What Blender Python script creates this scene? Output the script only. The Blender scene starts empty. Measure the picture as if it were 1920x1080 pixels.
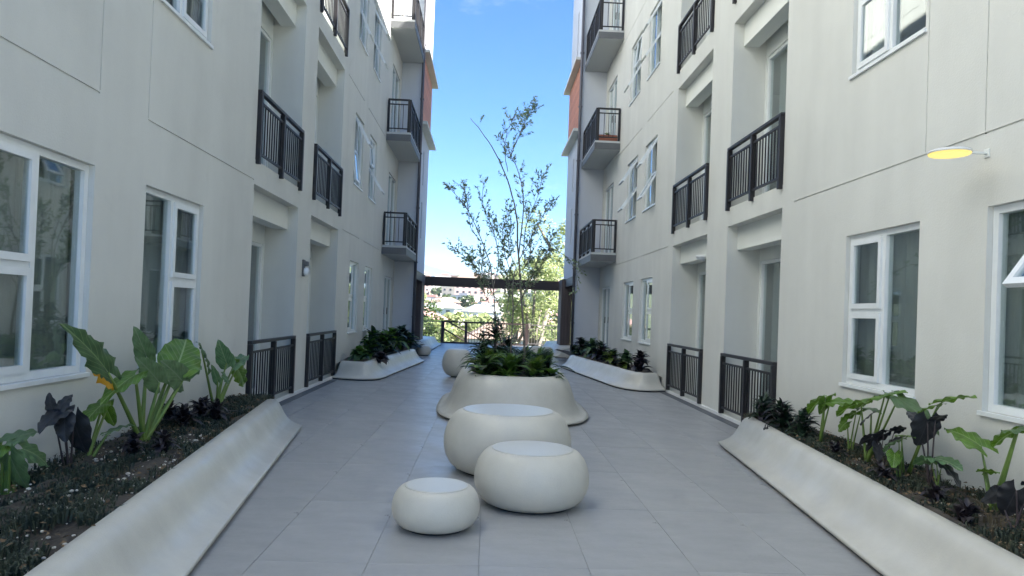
import bpy, bmesh, math, random
from math import sin, cos, pi, radians as R_
from mathutils import Vector, Matrix
random.seed(7)
S = bpy.context.scene
C = S.collection
# ------------------------------------------------------------------ camera
cam = bpy.data.objects.new('camera', bpy.data.cameras.new('camera')); C.objects.link(cam)
S.camera = cam
F, HC, ROLL, PITCH, YAW = 1330.0, 1.5, 0.038, 0.013, math.atan(45/1330)
fw = Vector((sin(YAW)*cos(PITCH), cos(YAW)*cos(PITCH), sin(PITCH)))
rt = Vector((cos(YAW), -sin(YAW), 0)); up = rt.cross(fw)
r2 = rt*cos(ROLL)+up*sin(ROLL); u2 = -rt*sin(ROLL)+up*cos(ROLL)
cam.matrix_world = Matrix(((r2.x,u2.x,-fw.x,0),(r2.y,u2.y,-fw.y,0),(r2.z,u2.z,-fw.z,HC),(0,0,0,1)))
cam.data.sensor_width = 36; cam.data.lens = F/1920*36; cam.data.shift_y = 28/1920
cam.data.clip_end = 20000; cam.data.clip_start = 0.05
# ------------------------------------------------------------------ world and sun
SUN_DIR = Vector((0.66, -0.30, 0.70)).normalized()
SUN_EL = math.asin(SUN_DIR.z); SUN_AZ = math.atan2(SUN_DIR.x, SUN_DIR.y)
W = bpy.data.worlds.new('World'); S.world = W; W.use_nodes = True
wn = W.node_tree.nodes; bg = wn['Background']
sky = wn.new('ShaderNodeTexSky'); sky.sky_type = 'NISHITA'; sky.sun_disc = False
sky.sun_elevation = SUN_EL; sky.sun_rotation = SUN_AZ
sky.air_density = 1.0; sky.dust_density = 0.0; sky.ozone_density = 9.0; sky.altitude = 300
_L = W.node_tree.links
hsv = wn.new('ShaderNodeHueSaturation'); hsv.inputs['Saturation'].default_value = 1.14; hsv.inputs['Value'].default_value = 0.89
_L.new(sky.outputs[0], hsv.inputs['Color'])
tcw = wn.new('ShaderNodeTexCoord'); mpw = wn.new('ShaderNodeMapping'); mpw.inputs['Scale'].default_value = (3.0, 3.0, 9.0); mpw.inputs['Location'].default_value = (0.35, 0.2, 0.55)
_L.new(tcw.outputs['Generated'], mpw.inputs[0])
nzw = wn.new('ShaderNodeTexNoise'); nzw.inputs['Scale'].default_value = 1.6; nzw.inputs['Detail'].default_value = 7; nzw.inputs['Roughness'].default_value = 0.62; _L.new(mpw.outputs[0], nzw.inputs['Vector'])
crw = wn.new('ShaderNodeMapRange'); crw.inputs[1].default_value = 0.62; crw.inputs[2].default_value = 0.85; crw.inputs[3].default_value = 0; crw.inputs[4].default_value = 0.45; _L.new(nzw.outputs[0], crw.inputs[0])
mxw = wn.new('ShaderNodeMixRGB'); mxw.inputs[2].default_value = (4.6, 4.8, 5.1, 1); _L.new(crw.outputs[0], mxw.inputs[0]); _L.new(hsv.outputs[0], mxw.inputs[1])
_L.new(mxw.outputs[0], bg.inputs[0]); bg.inputs[1].default_value = 0.062
sl = bpy.data.lights.new('sun', 'SUN'); sl.energy = 5.0; sl.angle = R_(0.5); sl.color = (1, 0.95, 0.87)
so = bpy.data.objects.new('sun', sl); C.objects.link(so)
so.rotation_euler = SUN_DIR.to_track_quat('Z', 'Y').to_euler()
S.view_settings.view_transform = 'Standard'; S.view_settings.look = 'None'
S.view_settings.gamma = 1; S.view_settings.use_curve_mapping = False
S.view_settings.exposure = 2.38
S.cycles.max_bounces = 12; S.cycles.diffuse_bounces = 8; S.cycles.transparent_max_bounces = 12
S.cycles.sample_clamp_indirect = 6

# ------------------------------------------------------------------ materials
def mat(name, col, rough=0.7, var=0.0, scale=3.0, bump=0.0, bscale=60.0, spec=0.5, metal=0.0, col2=None, stretch=None, objrand=0.0):
    m = bpy.data.materials.new(name); m.use_nodes = True
    nt = m.node_tree; N = nt.nodes; L = nt.links; b = N['Principled BSDF']
    b.inputs['Base Color'].default_value = (*col, 1); b.inputs['Roughness'].default_value = rough
    b.inputs['Specular IOR Level'].default_value = spec; b.inputs['Metallic'].default_value = metal
    tc = N.new('ShaderNodeTexCoord'); out = None
    src = tc.outputs['Object']
    if stretch:
        mp = N.new('ShaderNodeMapping'); mp.inputs['Scale'].default_value = stretch
        L.new(src, mp.inputs[0]); src2 = mp.outputs[0]
    else: src2 = src
    if var > 0 or col2:
        n = N.new('ShaderNodeTexNoise'); n.inputs['Scale'].default_value = scale; n.inputs['Detail'].default_value = 6
        n.inputs['Roughness'].default_value = 0.6
        L.new(src2, n.inputs['Vector'])
        cr = N.new('ShaderNodeValToRGB'); cr.color_ramp.elements[0].position = 0.3; cr.color_ramp.elements[1].position = 0.7
        c1 = [c*(1-var) for c in col]; c2 = col2 or [min(1, c*(1+var)) for c in col]
        cr.color_ramp.elements[0].color = (*c1, 1); cr.color_ramp.elements[1].color = (*c2, 1)
        L.new(n.outputs['Fac'], cr.inputs[0]); out = cr.outputs[0]
    if objrand > 0:
        oi = N.new('ShaderNodeObjectInfo'); mr = N.new('ShaderNodeMapRange')
        mr.inputs[3].default_value = 1-objrand; mr.inputs[4].default_value = 1+objrand
        L.new(oi.outputs['Random'], mr.inputs[0])
        hs = N.new('ShaderNodeHueSaturation'); hs.inputs['Color'].default_value = (*col, 1)
        if out: L.new(out, hs.inputs['Color'])
        L.new(mr.outputs[0], hs.inputs['Value']); out = hs.outputs[0]
    if out: L.new(out, b.inputs['Base Color'])
    if bump > 0:
        n2 = N.new('ShaderNodeTexNoise'); n2.inputs['Scale'].default_value = bscale; n2.inputs['Detail'].default_value = 5
        L.new(src, n2.inputs['Vector'])
        bp = N.new('ShaderNodeBump'); bp.inputs['Strength'].default_value = bump; bp.inputs['Distance'].default_value = 0.01
        L.new(n2.outputs['Fac'], bp.inputs['Height']); L.new(bp.outputs[0], b.inputs['Normal'])
    return m

def rough_var(m, lo, hi, sc):
    nt = m.node_tree; N = nt.nodes; L = nt.links; tc = N.new('ShaderNodeTexCoord'); n = N.new('ShaderNodeTexNoise'); n.inputs['Scale'].default_value = sc; n.inputs['Detail'].default_value = 8; n.inputs['Roughness'].default_value = .7
    L.new(tc.outputs['Object'], n.inputs['Vector']); mr = N.new('ShaderNodeMapRange'); mr.inputs[1].default_value = .35; mr.inputs[2].default_value = .65; mr.inputs[3].default_value = lo; mr.inputs[4].default_value = hi
    L.new(n.outputs[0], mr.inputs[0]); L.new(mr.outputs[0], N['Principled BSDF'].inputs['Roughness'])
def speckle(m, amount, sc, thr=.62, col=(0.16, 0.15, 0.13)):
    # irregular scuffs and stains with a shape of their own
    nt = m.node_tree; N = nt.nodes; L = nt.links; b = N['Principled BSDF']; src = b.inputs['Base Color'].links[0].from_socket
    tc = N.new('ShaderNodeTexCoord'); n = N.new('ShaderNodeTexNoise'); n.inputs['Scale'].default_value = sc; n.inputs['Detail'].default_value = 10; n.inputs['Roughness'].default_value = .75; n.inputs['Distortion'].default_value = .6
    L.new(tc.outputs['Object'], n.inputs['Vector']); mr = N.new('ShaderNodeMapRange'); mr.inputs[1].default_value = thr; mr.inputs[2].default_value = thr+.14; mr.inputs[3].default_value = 0; mr.inputs[4].default_value = amount
    L.new(n.outputs[0], mr.inputs[0]); mx = N.new('ShaderNodeMixRGB'); mx.inputs[2].default_value = (*col, 1); L.new(mr.outputs[0], mx.inputs[0]); L.new(src, mx.inputs[1]); L.new(mx.outputs[0], b.inputs['Base Color'])
def wall_mat(name, col, k=1.0):
    m = mat(name, col, 0.85, bump=0.22, bscale=70, spec=0.25)
    nt = m.node_tree; N = nt.nodes; L = nt.links; b = N['Principled BSDF']
    tc = N.new('ShaderNodeTexCoord')
    mp = N.new('ShaderNodeMapping'); mp.inputs['Scale'].default_value = (1.3, 1.3, 0.2); L.new(tc.outputs['Object'], mp.inputs[0])
    n1 = N.new('ShaderNodeTexNoise'); n1.inputs['Scale'].default_value = 1.6; n1.inputs['Detail'].default_value = 7; L.new(mp.outputs[0], n1.inputs['Vector'])
    n2 = N.new('ShaderNodeTexNoise'); n2.inputs['Scale'].default_value = 0.9; n2.inputs['Detail'].default_value = 9; n2.inputs['Roughness'].default_value = 0.65; L.new(tc.outputs['Object'], n2.inputs['Vector'])
    ad = N.new('ShaderNodeMath'); ad.operation = 'ADD'; L.new(n1.outputs[0], ad.inputs[0]); L.new(n2.outputs[0], ad.inputs[1])
    mr = N.new('ShaderNodeMapRange'); mr.inputs[1].default_value = 0.7; mr.inputs[2].default_value = 1.3
    mr.inputs[3].default_value = 1-0.09*k; mr.inputs[4].default_value = 1+0.04*k; L.new(ad.outputs[0], mr.inputs[0])
    hs = N.new('ShaderNodeHueSaturation'); hs.inputs['Color'].default_value = (*col, 1); L.new(mr.outputs[0], hs.inputs['Value'])
    L.new(hs.outputs[0], b.inputs['Base Color'])
    return m

M = {}
M['wall'] = wall_mat('stucco', (0.65, 0.655, 0.62))
M['wallin'] = wall_mat('stucco_smooth', (0.74, 0.76, 0.73), 0.4)
M['wing'] = wall_mat('stucco_lilac', (0.55, 0.58, 0.64), 0.6)
M['white'] = mat('white_paint', (0.76, 0.77, 0.77), 0.6, var=0.05)
M['upvc'] = mat('white_window_frame', (0.76, 0.79, 0.80), 0.35, var=0.05, scale=4)
M['cast'] = mat('cast_cream_concrete', (0.54, 0.52, 0.455), 0.40, var=0.09, scale=2.6, bump=0.10, bscale=90)
M['casttop'] = mat('polished_concrete', (0.55, 0.54, 0.49), 0.30, var=0.015, scale=2)
M['tile'] = mat('slate_tile', (0.325, 0.328, 0.328), 0.42, var=0.10, scale=2.0, bump=0.10, bscale=40, stretch=(1, 3, 1), objrand=0.045)
M['grout'] = mat('grout', (0.30, 0.31, 0.32), 0.9)
M['gap'] = mat('shadow_gap_dark', (0.04, 0.042, 0.045), 0.9)  # near-black colour painted in for the shade under the cast pieces
M['rail'] = mat('dark_metal', (0.018, 0.016, 0.018), 0.5, var=0.1)
M['railfar'] = mat('brown_metal', (0.045, 0.03, 0.028), 0.5)
M['railgrey'] = mat('grey_metal', (0.15, 0.135, 0.13), 0.5)
M['fascia'] = mat('grey_fascia', (0.11, 0.115, 0.12), 0.6, var=0.1)
M['brown'] = mat('brown_cladding', (0.10, 0.078, 0.075), 0.6, var=0.2, scale=2, stretch=(6, 6, 0.6))
M['orange'] = mat('orange_cladding', (0.50, 0.20, 0.11), 0.7, var=0.12, scale=5, objrand=0.12)
M['pipe'] = mat('pipe_grey', (0.10, 0.10, 0.12), 0.5)
M['soil'] = mat('soil', (0.060, 0.050, 0.038), 0.95, var=0.4, scale=14, bump=1.0, bscale=25)
M['pebble'] = mat('pebble', (0.55, 0.51, 0.44), 0.7, var=0.3, scale=9)
M['grass'] = mat('dark_mondo_grass', (0.026, 0.048, 0.034), 0.6, var=0.5, scale=5, col2=(0.07, 0.085, 0.05))
M['dry'] = mat('dry_grass', (0.12, 0.10, 0.06), 0.8, var=0.4)
M['bark'] = mat('thin_bark', (0.17, 0.15, 0.13), 0.8, var=0.3, scale=12)
M['stalk'] = mat('green_stalk', (0.13, 0.21, 0.045), 0.45, var=0.2, scale=8)
M['pstalk'] = mat('dark_stalk', (0.06, 0.045, 0.05), 0.5)
M['curtain'] = mat('grey_curtain', (0.33, 0.35, 0.34), 0.9, var=0.12, scale=10, stretch=(6, 6, 0.4))
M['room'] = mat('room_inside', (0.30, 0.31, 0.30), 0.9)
M['slab'] = mat('soffit', (0.50, 0.51, 0.50), 0.8)
M['terrain'] = mat('hillside_ground', (0.13, 0.13, 0.075), 0.95, col2=(0.07, 0.10, 0.04), scale=0.03)
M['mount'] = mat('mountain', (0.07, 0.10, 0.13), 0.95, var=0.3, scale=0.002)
M['terra'] = mat('terracotta', (0.35, 0.13, 0.08), 0.8)

rough_var(M['cast'], .28, .55, 2.2); rough_var(M['tile'], .26, .55, 1.7); rough_var(M['casttop'], .32, .37, 3)
speckle(M['cast'], .2, 5.0, .62); speckle(M['tile'], .4, 2.3, .60, (.12, .12, .125)); speckle(M['wall'], .22, 1.1, .60, (.32, .33, .31))
def glass_mat():
    m = bpy.data.materials.new('window_glass'); m.use_nodes = True
    N = m.node_tree.nodes; L = m.node_tree.links; N.clear()
    o = N.new('ShaderNodeOutputMaterial'); t = N.new('ShaderNodeBsdfTransparent'); g = N.new('ShaderNodeBsdfGlossy')
    mx = N.new('ShaderNodeMixShader')
    t.inputs[0].default_value = (0.84, 0.88, 0.87, 1); g.inputs[0].default_value = (0.85, 0.9, 0.93, 1); g.inputs['Roughness'].default_value = 0.02
    ge = N.new('ShaderNodeNewGeometry'); dt = N.new('ShaderNodeVectorMath'); dt.operation = 'DOT_PRODUCT'
    L.new(ge.outputs['Normal'], dt.inputs[0]); L.new(ge.outputs['Incoming'], dt.inputs[1])
    def mt_(op, a, b):
        n_ = N.new('ShaderNodeMath'); n_.operation = op
        for i_, v_ in enumerate((a, b)):
            if isinstance(v_, (int, float)): n_.inputs[i_].default_value = v_
            elif v_ is not None: L.new(v_, n_.inputs[i_])
        return n_.outputs[0]
    fz = mt_('ADD', mt_('MULTIPLY', mt_('POWER', mt_('SUBTRACT', 1.0, mt_('ABSOLUTE', dt.outputs['Value'], None)), 4.0), 0.86), 0.14)
    n = N.new('ShaderNodeTexNoise'); n.inputs['Scale'].default_value = 2.2; tc = N.new('ShaderNodeTexCoord'); L.new(tc.outputs['Object'], n.inputs['Vector'])
    bp = N.new('ShaderNodeBump'); bp.inputs['Strength'].default_value = 0.05; bp.inputs['Distance'].default_value = 0.01
    L.new(n.outputs[0], bp.inputs['Height']); L.new(bp.outputs[0], g.inputs['Normal'])
    L.new(fz, mx.inputs[0]); L.new(t.outputs[0], mx.inputs[1]); L.new(g.outputs[0], mx.inputs[2]); L.new(mx.outputs[0], o.inputs[0])
    return m
M['glass'] = glass_mat()

def leaf_mat(name, col, vein, spec=0.4, tip=None, trans=0.25, veins=True):
    m = bpy.data.materials.new(name); m.use_nodes = True
    nt = m.node_tree; N = nt.nodes; L = nt.links; b = N['Principled BSDF']; o = N['Material Output']
    b.inputs['Roughness'].default_value = 0.42; b.inputs['Specular IOR Level'].default_value = spec
    tc = N.new('ShaderNodeTexCoord'); ns = N.new('ShaderNodeTexNoise'); ns.inputs['Scale'].default_value = 4; ns.inputs['Detail'].default_value = 4
    L.new(tc.outputs['Object'], ns.inputs['Vector'])
    r = N.new('ShaderNodeValToRGB'); r.color_ramp.elements[0].position = .3; r.color_ramp.elements[1].position = .7
    r.color_ramp.elements[0].color = (*[c*.7 for c in col], 1); r.color_ramp.elements[1].color = (*[c*1.3 for c in col], 1)
    L.new(ns.outputs[0], r.inputs[0]); c = r.outputs[0]
    if veins:
        uv = N.new('ShaderNodeUVMap'); sp = N.new('ShaderNodeSeparateXYZ'); L.new(uv.outputs[0], sp.inputs[0])
        def mth(op, a, b_=None):
            n = N.new('ShaderNodeMath'); n.operation = op
            for i, v in enumerate((a, b_)):
                if v is None: continue
                if isinstance(v, (int, float)): n.inputs[i].default_value = v
                else: L.new(v, n.inputs[i])
            return n.outputs[0]
        ax = mth('ABSOLUTE', mth('SUBTRACT', sp.outputs[0], 0.5))
        s = mth('FRACT', mth('MULTIPLY', mth('SUBTRACT', sp.outputs[1], mth('MULTIPLY', ax, 0.9)), 8.0))
        lat = mth('LESS_THAN', mth('ABSOLUTE', mth('SUBTRACT', s, 0.5)), 0.055)
        mid = mth('LESS_THAN', ax, 0.018)
        v = mth('MAXIMUM', mth('MULTIPLY', lat, 0.6), mid)
        mx = N.new('ShaderNodeMixRGB'); mx.inputs[2].default_value = (*vein, 1); L.new(v, mx.inputs[0]); L.new(c, mx.inputs[1]); c = mx.outputs[0]
        if tip:
            e = mth('ADD', mth('MULTIPLY', sp.outputs[0], -1.0), mth('MULTIPLY', ns.outputs[0], 0.55))
            e = mth('ADD', e, mth('MULTIPLY', sp.outputs[1], -1.1))
            e = mth('GREATER_THAN', e, -0.20)
            mx2 = N.new('ShaderNodeMixRGB'); mx2.inputs[2].default_value = (*tip, 1); L.new(e, mx2.inputs[0]); L.new(c, mx2.inputs[1]); c = mx2.outputs[0]
    L.new(c, b.inputs['Base Color'])
    if trans > 0:
        tr = N.new('ShaderNodeBsdfTranslucent'); hs = N.new('ShaderNodeHueSaturation'); hs.inputs['Value'].default_value = 1.6; hs.inputs['Saturation'].default_value = 1.1
        L.new(c, hs.inputs['Color']); L.new(hs.outputs[0], tr.inputs[0])
        mx3 = N.new('ShaderNodeMixShader'); mx3.inputs[0].default_value = trans
        L.new(b.outputs[0], mx3.inputs[1]); L.new(tr.outputs[0], mx3.inputs[2]); L.new(mx3.outputs[0], o.inputs[0])
    return m
M['taro'] = leaf_mat('taro_leaf', (0.095, 0.19, 0.026), (0.26, 0.36, 0.14))
M['taropale'] = leaf_mat('pale_taro_leaf', (0.10, 0.19, 0.085), (0.24, 0.33, 0.18))
M['tarogrey'] = leaf_mat('grey_green_leaf', (0.10, 0.17, 0.075), (0.16, 0.22, 0.13))
M['taroburn'] = leaf_mat('taro_leaf_yellow_edge', (0.060, 0.115, 0.045), (0.17, 0.25, 0.11), tip=(0.58, 0.30, 0.03))
M['tarodark'] = leaf_mat('dark_taro_leaf', (0.028, 0.030, 0.034), (0.05, 0.05, 0.055), trans=0.05)
M['fern'] = leaf_mat('fern_green', (0.085, 0.165, 0.03), (0, 0, 0), veins=False)
M['fernb'] = leaf_mat('fern_yellow_green', (0.13, 0.19, 0.035), (0, 0, 0), veins=False)
M['ferndark'] = leaf_mat('dark_green_foliage', (0.022, 0.048, 0.026), (0, 0, 0), veins=False, trans=0.1)
M['bushpurple'] = leaf_mat('dark_purple_foliage', (0.035, 0.028, 0.034), (0, 0, 0), veins=False, trans=0.05)
M['tleaf'] = leaf_mat('slender_tree_leaf', (0.17, 0.225, 0.13), (0, 0, 0), veins=False, trans=0.35)
M['yleaf'] = leaf_mat('yellow_green_tree_leaf', (0.29, 0.33, 0.16), (0, 0, 0), veins=False, trans=0.45)
M['gleaf'] = leaf_mat('green_tree_leaf', (0.08, 0.12, 0.04), (0, 0, 0), veins=False, trans=0.3)

# ------------------------------------------------------------------ helpers
def box(bm, x0, x1, y0, y1, z0, z1, mi=0, bev=0):
    vs = [bm.verts.new((x, y, z)) for x in (x0, x1) for y in (y0, y1) for z in (z0, z1)]
    fs = []
    for a in ((0,1,3,2), (4,6,7,5), (0,4,5,1), (2,3,7,6), (0,2,6,4), (1,5,7,3)):
        f = bm.faces.new([vs[i] for i in a]); f.material_index = mi; fs.append(f)
    if bev:
        es = list({e for f in fs for e in f.edges}); bmesh.ops.bevel(bm, geom=es, offset=bev, segments=1, affect='EDGES')
def tube(bm, pts, rads, n=6, mi=0, cap=True):
    pts = [Vector(p) for p in pts]; rings = []
    for i, p in enumerate(pts):
        d = (pts[min(i+1, len(pts)-1)]-pts[max(i-1, 0)]).normalized()
        a = d.orthogonal().normalized() if abs(d.z) > .95 else d.cross(Vector((0, 0, 1))).normalized()
        b = d.cross(a)
        r = rads[i] if isinstance(rads, (list, tuple)) else rads
        rings.append([bm.verts.new(p+a*r*cos(2*pi*k/n)+b*r*sin(2*pi*k/n)) for k in range(n)])
    for A, B in zip(rings, rings[1:]):
        for k in range(n):
            f = bm.faces.new((A[k], A[(k+1) % n], B[(k+1) % n], B[k])); f.material_index = mi; f.smooth = True
    if cap:
        bm.faces.new(rings[0][::-1]).material_index = mi; bm.faces.new(rings[-1]).material_index = mi
def finish(bm, name, mats):
    me = bpy.data.meshes.new(name); bmesh.ops.recalc_face_normals(bm, faces=bm.faces); bm.to_mesh(me); bm.free()
    for m in (mats if isinstance(mats, (list, tuple)) else [mats]): me.materials.append(M[m] if isinstance(m, str) else m)
    return me
def inst(name, me, parent=None, loc=(0,0,0), rot=(0,0,0), mw=None):
    o = bpy.data.objects.new(name, me); C.objects.link(o); o.parent = parent
    if mw is not None: o.matrix_basis = mw
    else: o.location = loc; o.rotation_euler = rot
    return o
def obj(name, bm, mats, parent=None, **k): return inst(name, finish(bm, name, mats), parent, **k)
def tag(o, label=None, cat=None, group=None, kind=None):
    if label: o['label'] = label
    if cat: o['category'] = cat
    if group: o['group'] = group
    if kind: o['kind'] = kind
    return o
def empty(name, loc, label, cat, group=None, rz=0):
    o = bpy.data.objects.new(name, None); C.objects.link(o); o.location = loc; o.rotation_euler = (0, 0, rz)
    o.empty_display_size = .2
    return tag(o, label, cat, group)
def copy_tree(o, parent=None):
    c = o.copy(); C.objects.link(c); c.parent = parent
    for ch in list(o.children): copy_tree(ch, c)
    return c
def smooth(me, ang=None):
    for p in me.polygons: p.use_smooth = True
def quad(bm, a, b, c, d, mi=0):
    f = bm.faces.new([bm.verts.new(p) for p in (a, b, c, d)]); f.material_index = mi; return f

# facade: a sheet in the plane X = X0 with rectangular openings; s = direction INTO the building
def facade(bm, X0, s, y0, y1, z0, z1, holes):
    ys = sorted({y0, y1} | {v for h in holes for v in h[:2] if y0 < v < y1}); zs = sorted({z0, z1} | {v for h in holes for v in h[2:4] if z0 < v < z1})
    for i in range(len(ys)-1):
        run = None
        for j in range(len(zs)-1):
            cy, cz = (ys[i]+ys[i+1])/2, (zs[j]+zs[j+1])/2
            solid = not any(h[0] < cy < h[1] and h[2] < cz < h[3] for h in holes)
            if solid: quad(bm, (X0, ys[i], zs[j]), (X0, ys[i+1], zs[j]), (X0, ys[i+1], zs[j+1]), (X0, ys[i], zs[j+1]))
    for h in holes:
        a, b, c, d, dep, back = h; X1 = X0+s*dep
        a, b, c, d = max(a, y0), min(b, y1), max(c, z0), min(d, z1)
        quad(bm, (X0,a,c), (X1,a,c), (X1,a,d), (X0,a,d)); quad(bm, (X0,b,c), (X1,b,c), (X1,b,d), (X0,b,d))
        quad(bm, (X0,a,c), (X1,a,c), (X1,b,c), (X0,b,c)); quad(bm, (X0,a,d), (X1,a,d), (X1,b,d), (X0,b,d))
        if back: quad(bm, (X1,a,c), (X1,b,c), (X1,b,d), (X1,a,d))

# ---- window meshes, local frame: x along the wall, y = outwards is -y, z up; origin at lower left of the opening
_cache = {}
def cached(key, fn):
    if key not in _cache: _cache[key] = fn()
    return _cache[key]
def frame_rect(bm, x0, x1, z0, z1, w, y0, y1, mi=0):
    box(bm, x0, x1, y0, y1, z0, z0+w, mi); box(bm, x0, x1, y0, y1, z1-w, z1, mi)
    box(bm, x0, x0+w, y0, y1, z0+w, z1-w, mi); box(bm, x1-w, x1, y0, y1, z0+w, z1-w, mi)
def window_frame(w, h, sp, flip):
    bm = bmesh.new()
    f = (lambda a, b: (a, b)) if not flip else (lambda a, b: (w-b, w-a))
    frame_rect(bm, 0.002, w-0.002, 0.002, h-0.002, 0.055, 0.015, 0.09)
    a, b = f(sp, sp+0.05); box(bm, a, b, 0.012, 0.088, 0.057, h-0.057)
    a, b = f(sp+0.05, w-0.057); box(bm, a, b, 0.018, 0.085, h*0.49-0.02, h*0.49+0.02)
    # drip sill
    box(bm, -0.02, w+0.02, -0.055, -0.032, -0.03, 0.001)
    return finish(bm, 'window_frame', 'upvc')
def window_pane(x0, x1, z0, z1, y):
    bm = bmesh.new(); box(bm, x0, x1, y, y+0.006, z0, z1); return finish(bm, 'pane', 'glass')
def sash_mesh(w, h):
    bm = bmesh.new(); frame_rect(bm, 0, w, -h, 0, 0.052, -0.012, 0.03)
    return finish(bm, 'sash', 'upvc')
def curtain_mesh(w, h, seed):
    rnd = random.Random(seed); bm = bmesh.new(); n = 40; v = []
    ph = rnd.random()*6; fr = rnd.uniform(7, 10)
    for i in range(n+1):
        x = w*i/n; y = 0.03*sin(x*fr*3+ph)+0.012*sin(x*fr*7.1+ph*2)
        v.append((bm.verts.new((x, y, 0)), bm.verts.new((x, y*0.6, h))))
    for a, b in zip(v, v[1:]):
        f = bm.faces.new((a[0], b[0], b[1], a[1])); f.smooth = True
    return finish(bm, 'curtain', 'curtain')
def place_mat(side, X0, ya, yb, z):
    # side -1: left building (outwards +X): local x -> +Y, local -y -> +X ; side +1: right building (outwards -X): local x -> -Y
    if side < 0: return Matrix(((0,-1,0,X0),(1,0,0,ya),(0,0,1,z),(0,0,0,1)))
    return Matrix(((0,1,0,X0),(-1,0,0,yb),(0,0,1,z),(0,0,0,1)))
def add_window(B, side, X0, ya, yb, z0, z1, sash_far=True, tilts=(0, 0), curtain=None, label=None):
    w, h = round(yb-ya, 3), round(z1-z0, 3); sp = round(w*0.47, 3)
    flip = (not sash_far) if side < 0 else sash_far
    wo = inst('window', cached(('wf', w, h, flip), lambda: window_frame(w, h, sp, flip)), B, mw=place_mat(side, X0, ya, yb, z0))
    if label: wo['label'] = label
    f = (lambda a, b: (a, b)) if not flip else (lambda a, b: (w-b, w-a))
    a, b = f(0.05, sp+0.004)
    inst('pane', cached(('p', a, b, h), lambda: window_pane(a, b, 0.055, h-0.055, 0.045)), wo)
    sw = w-0.057-sp-0.054; a, b = f(sp+0.052, w-0.059)
    for i, (c, d) in enumerate(((h*0.49+0.022, h-0.059), (0.059, h*0.49-0.022))):
        mw = Matrix.Translation((a, 0.006, d)) @ Matrix.Rotation(-tilts[i], 4, 'X')
        sh = round(d-c, 3)
        inst('sash', cached(('s', round(sw, 3), sh), lambda: sash_mesh(b-a, d-c)), wo, mw=mw)
        inst('pane', cached(('sp', round(sw, 3), sh), lambda: window_pane(0.045, b-a-0.045, -(d-c)+0.045, -0.045, 0.006)), wo, mw=mw)
    if curtain:
        inst('curtain', cached(('c', w, h, curtain), lambda: curtain_mesh(w*(0.97 if curtain % 3 else 0.5), h, curtain)), wo, loc=(0.01, 0.145, 0))
    return wo
def add_door(B, side, X0, ya, yb, z0, z1, curtain=None):
    w, h = round(yb-ya, 3), round(z1-z0, 3)
    def fr():
        bm = bmesh.new(); frame_rect(bm, 0.002, w-0.002, 0.002, h-0.002, 0.05, 0.0, 0.07)
        box(bm, w/2-0.03, w/2+0.03, -0.003, 0.068, 0.052, h-0.052); return finish(bm, 'glass_door', 'upvc')
    d = inst('glass_door', cached(('df', w, h), fr), B, mw=place_mat(side, X0, ya, yb, z0))
    inst('pane', cached(('dp', w, h), lambda: window_pane(0.05, w/2-0.03, 0.05, h-0.05, 0.03)), d)
    inst('pane', cached(('dp2', w, h), lambda: window_pane(w/2+0.03, w-0.05, 0.05, h-0.05, 0.03)), d)
    if curtain: inst('curtain', cached(('dc', w, h, curtain), lambda: curtain_mesh(w*0.96, h, curtain)), d, loc=(0.01, 0.17, 0))
    def lev():
        bm = bmesh.new(); box(bm, w/2+0.0, w/2+0.02, -0.03, -0.004, h*0.42, h*0.52); return finish(bm, 'handle', 'rail')
    inst('handle', cached(('dh', w, h), lev), d)
    return d

# ---- railings: local x along, z up, centred on y
def baluster_mesh(z0, z1, t=0.016):
    def f():
        bm = bmesh.new(); box(bm, -t/2, t/2, -t/2, t/2, z0, z1); return finish(bm, 'baluster', 'rail')
    return cached(('bal', z0, z1, t), f)
def post_mesh(z0, z1, t=0.06):
    def f():
        bm = bmesh.new(); box(bm, -t/2, t/2, -t/2-0.006, t/2+0.006, z0, z1, bev=0.004); return finish(bm, 'post', 'rail')
    return cached(('post', z0, z1, t), f)
def rail_bars(L, h, side_l=0.0):
    def f():
        bm = bmesh.new()
        box(bm, 0, L, -0.032, 0.032, h-0.045, h, bev=0.004)
        box(bm, 0.02, L-0.02, -0.014, 0.014, h-0.17, h-0.14)
        box(bm, 0.02, L-0.02, -0.014, 0.014, 0.085, 0.115)
        return finish(bm, 'railing', 'rail')
    return cached(('rb', L, h), f)
def add_railing(B, name, mw, L, h, posts=(), n=18, drop=0.0, parent_mesh=True):
    L = round(L, 3); r = inst(name, rail_bars(L, h), B, mw=mw)
    for p in posts: inst('post', post_mesh(-drop, h-0.047), r, loc=(p*L if p <= 1 else p, 0, 0))
    for i in range(n):
        x = L*(i+0.5)/n
        if any(abs(x-p*L) < 0.05 for p in posts): continue
        inst('baluster', baluster_mesh(0.116, h-0.171), r, loc=(x, 0, 0))
    return r

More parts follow.
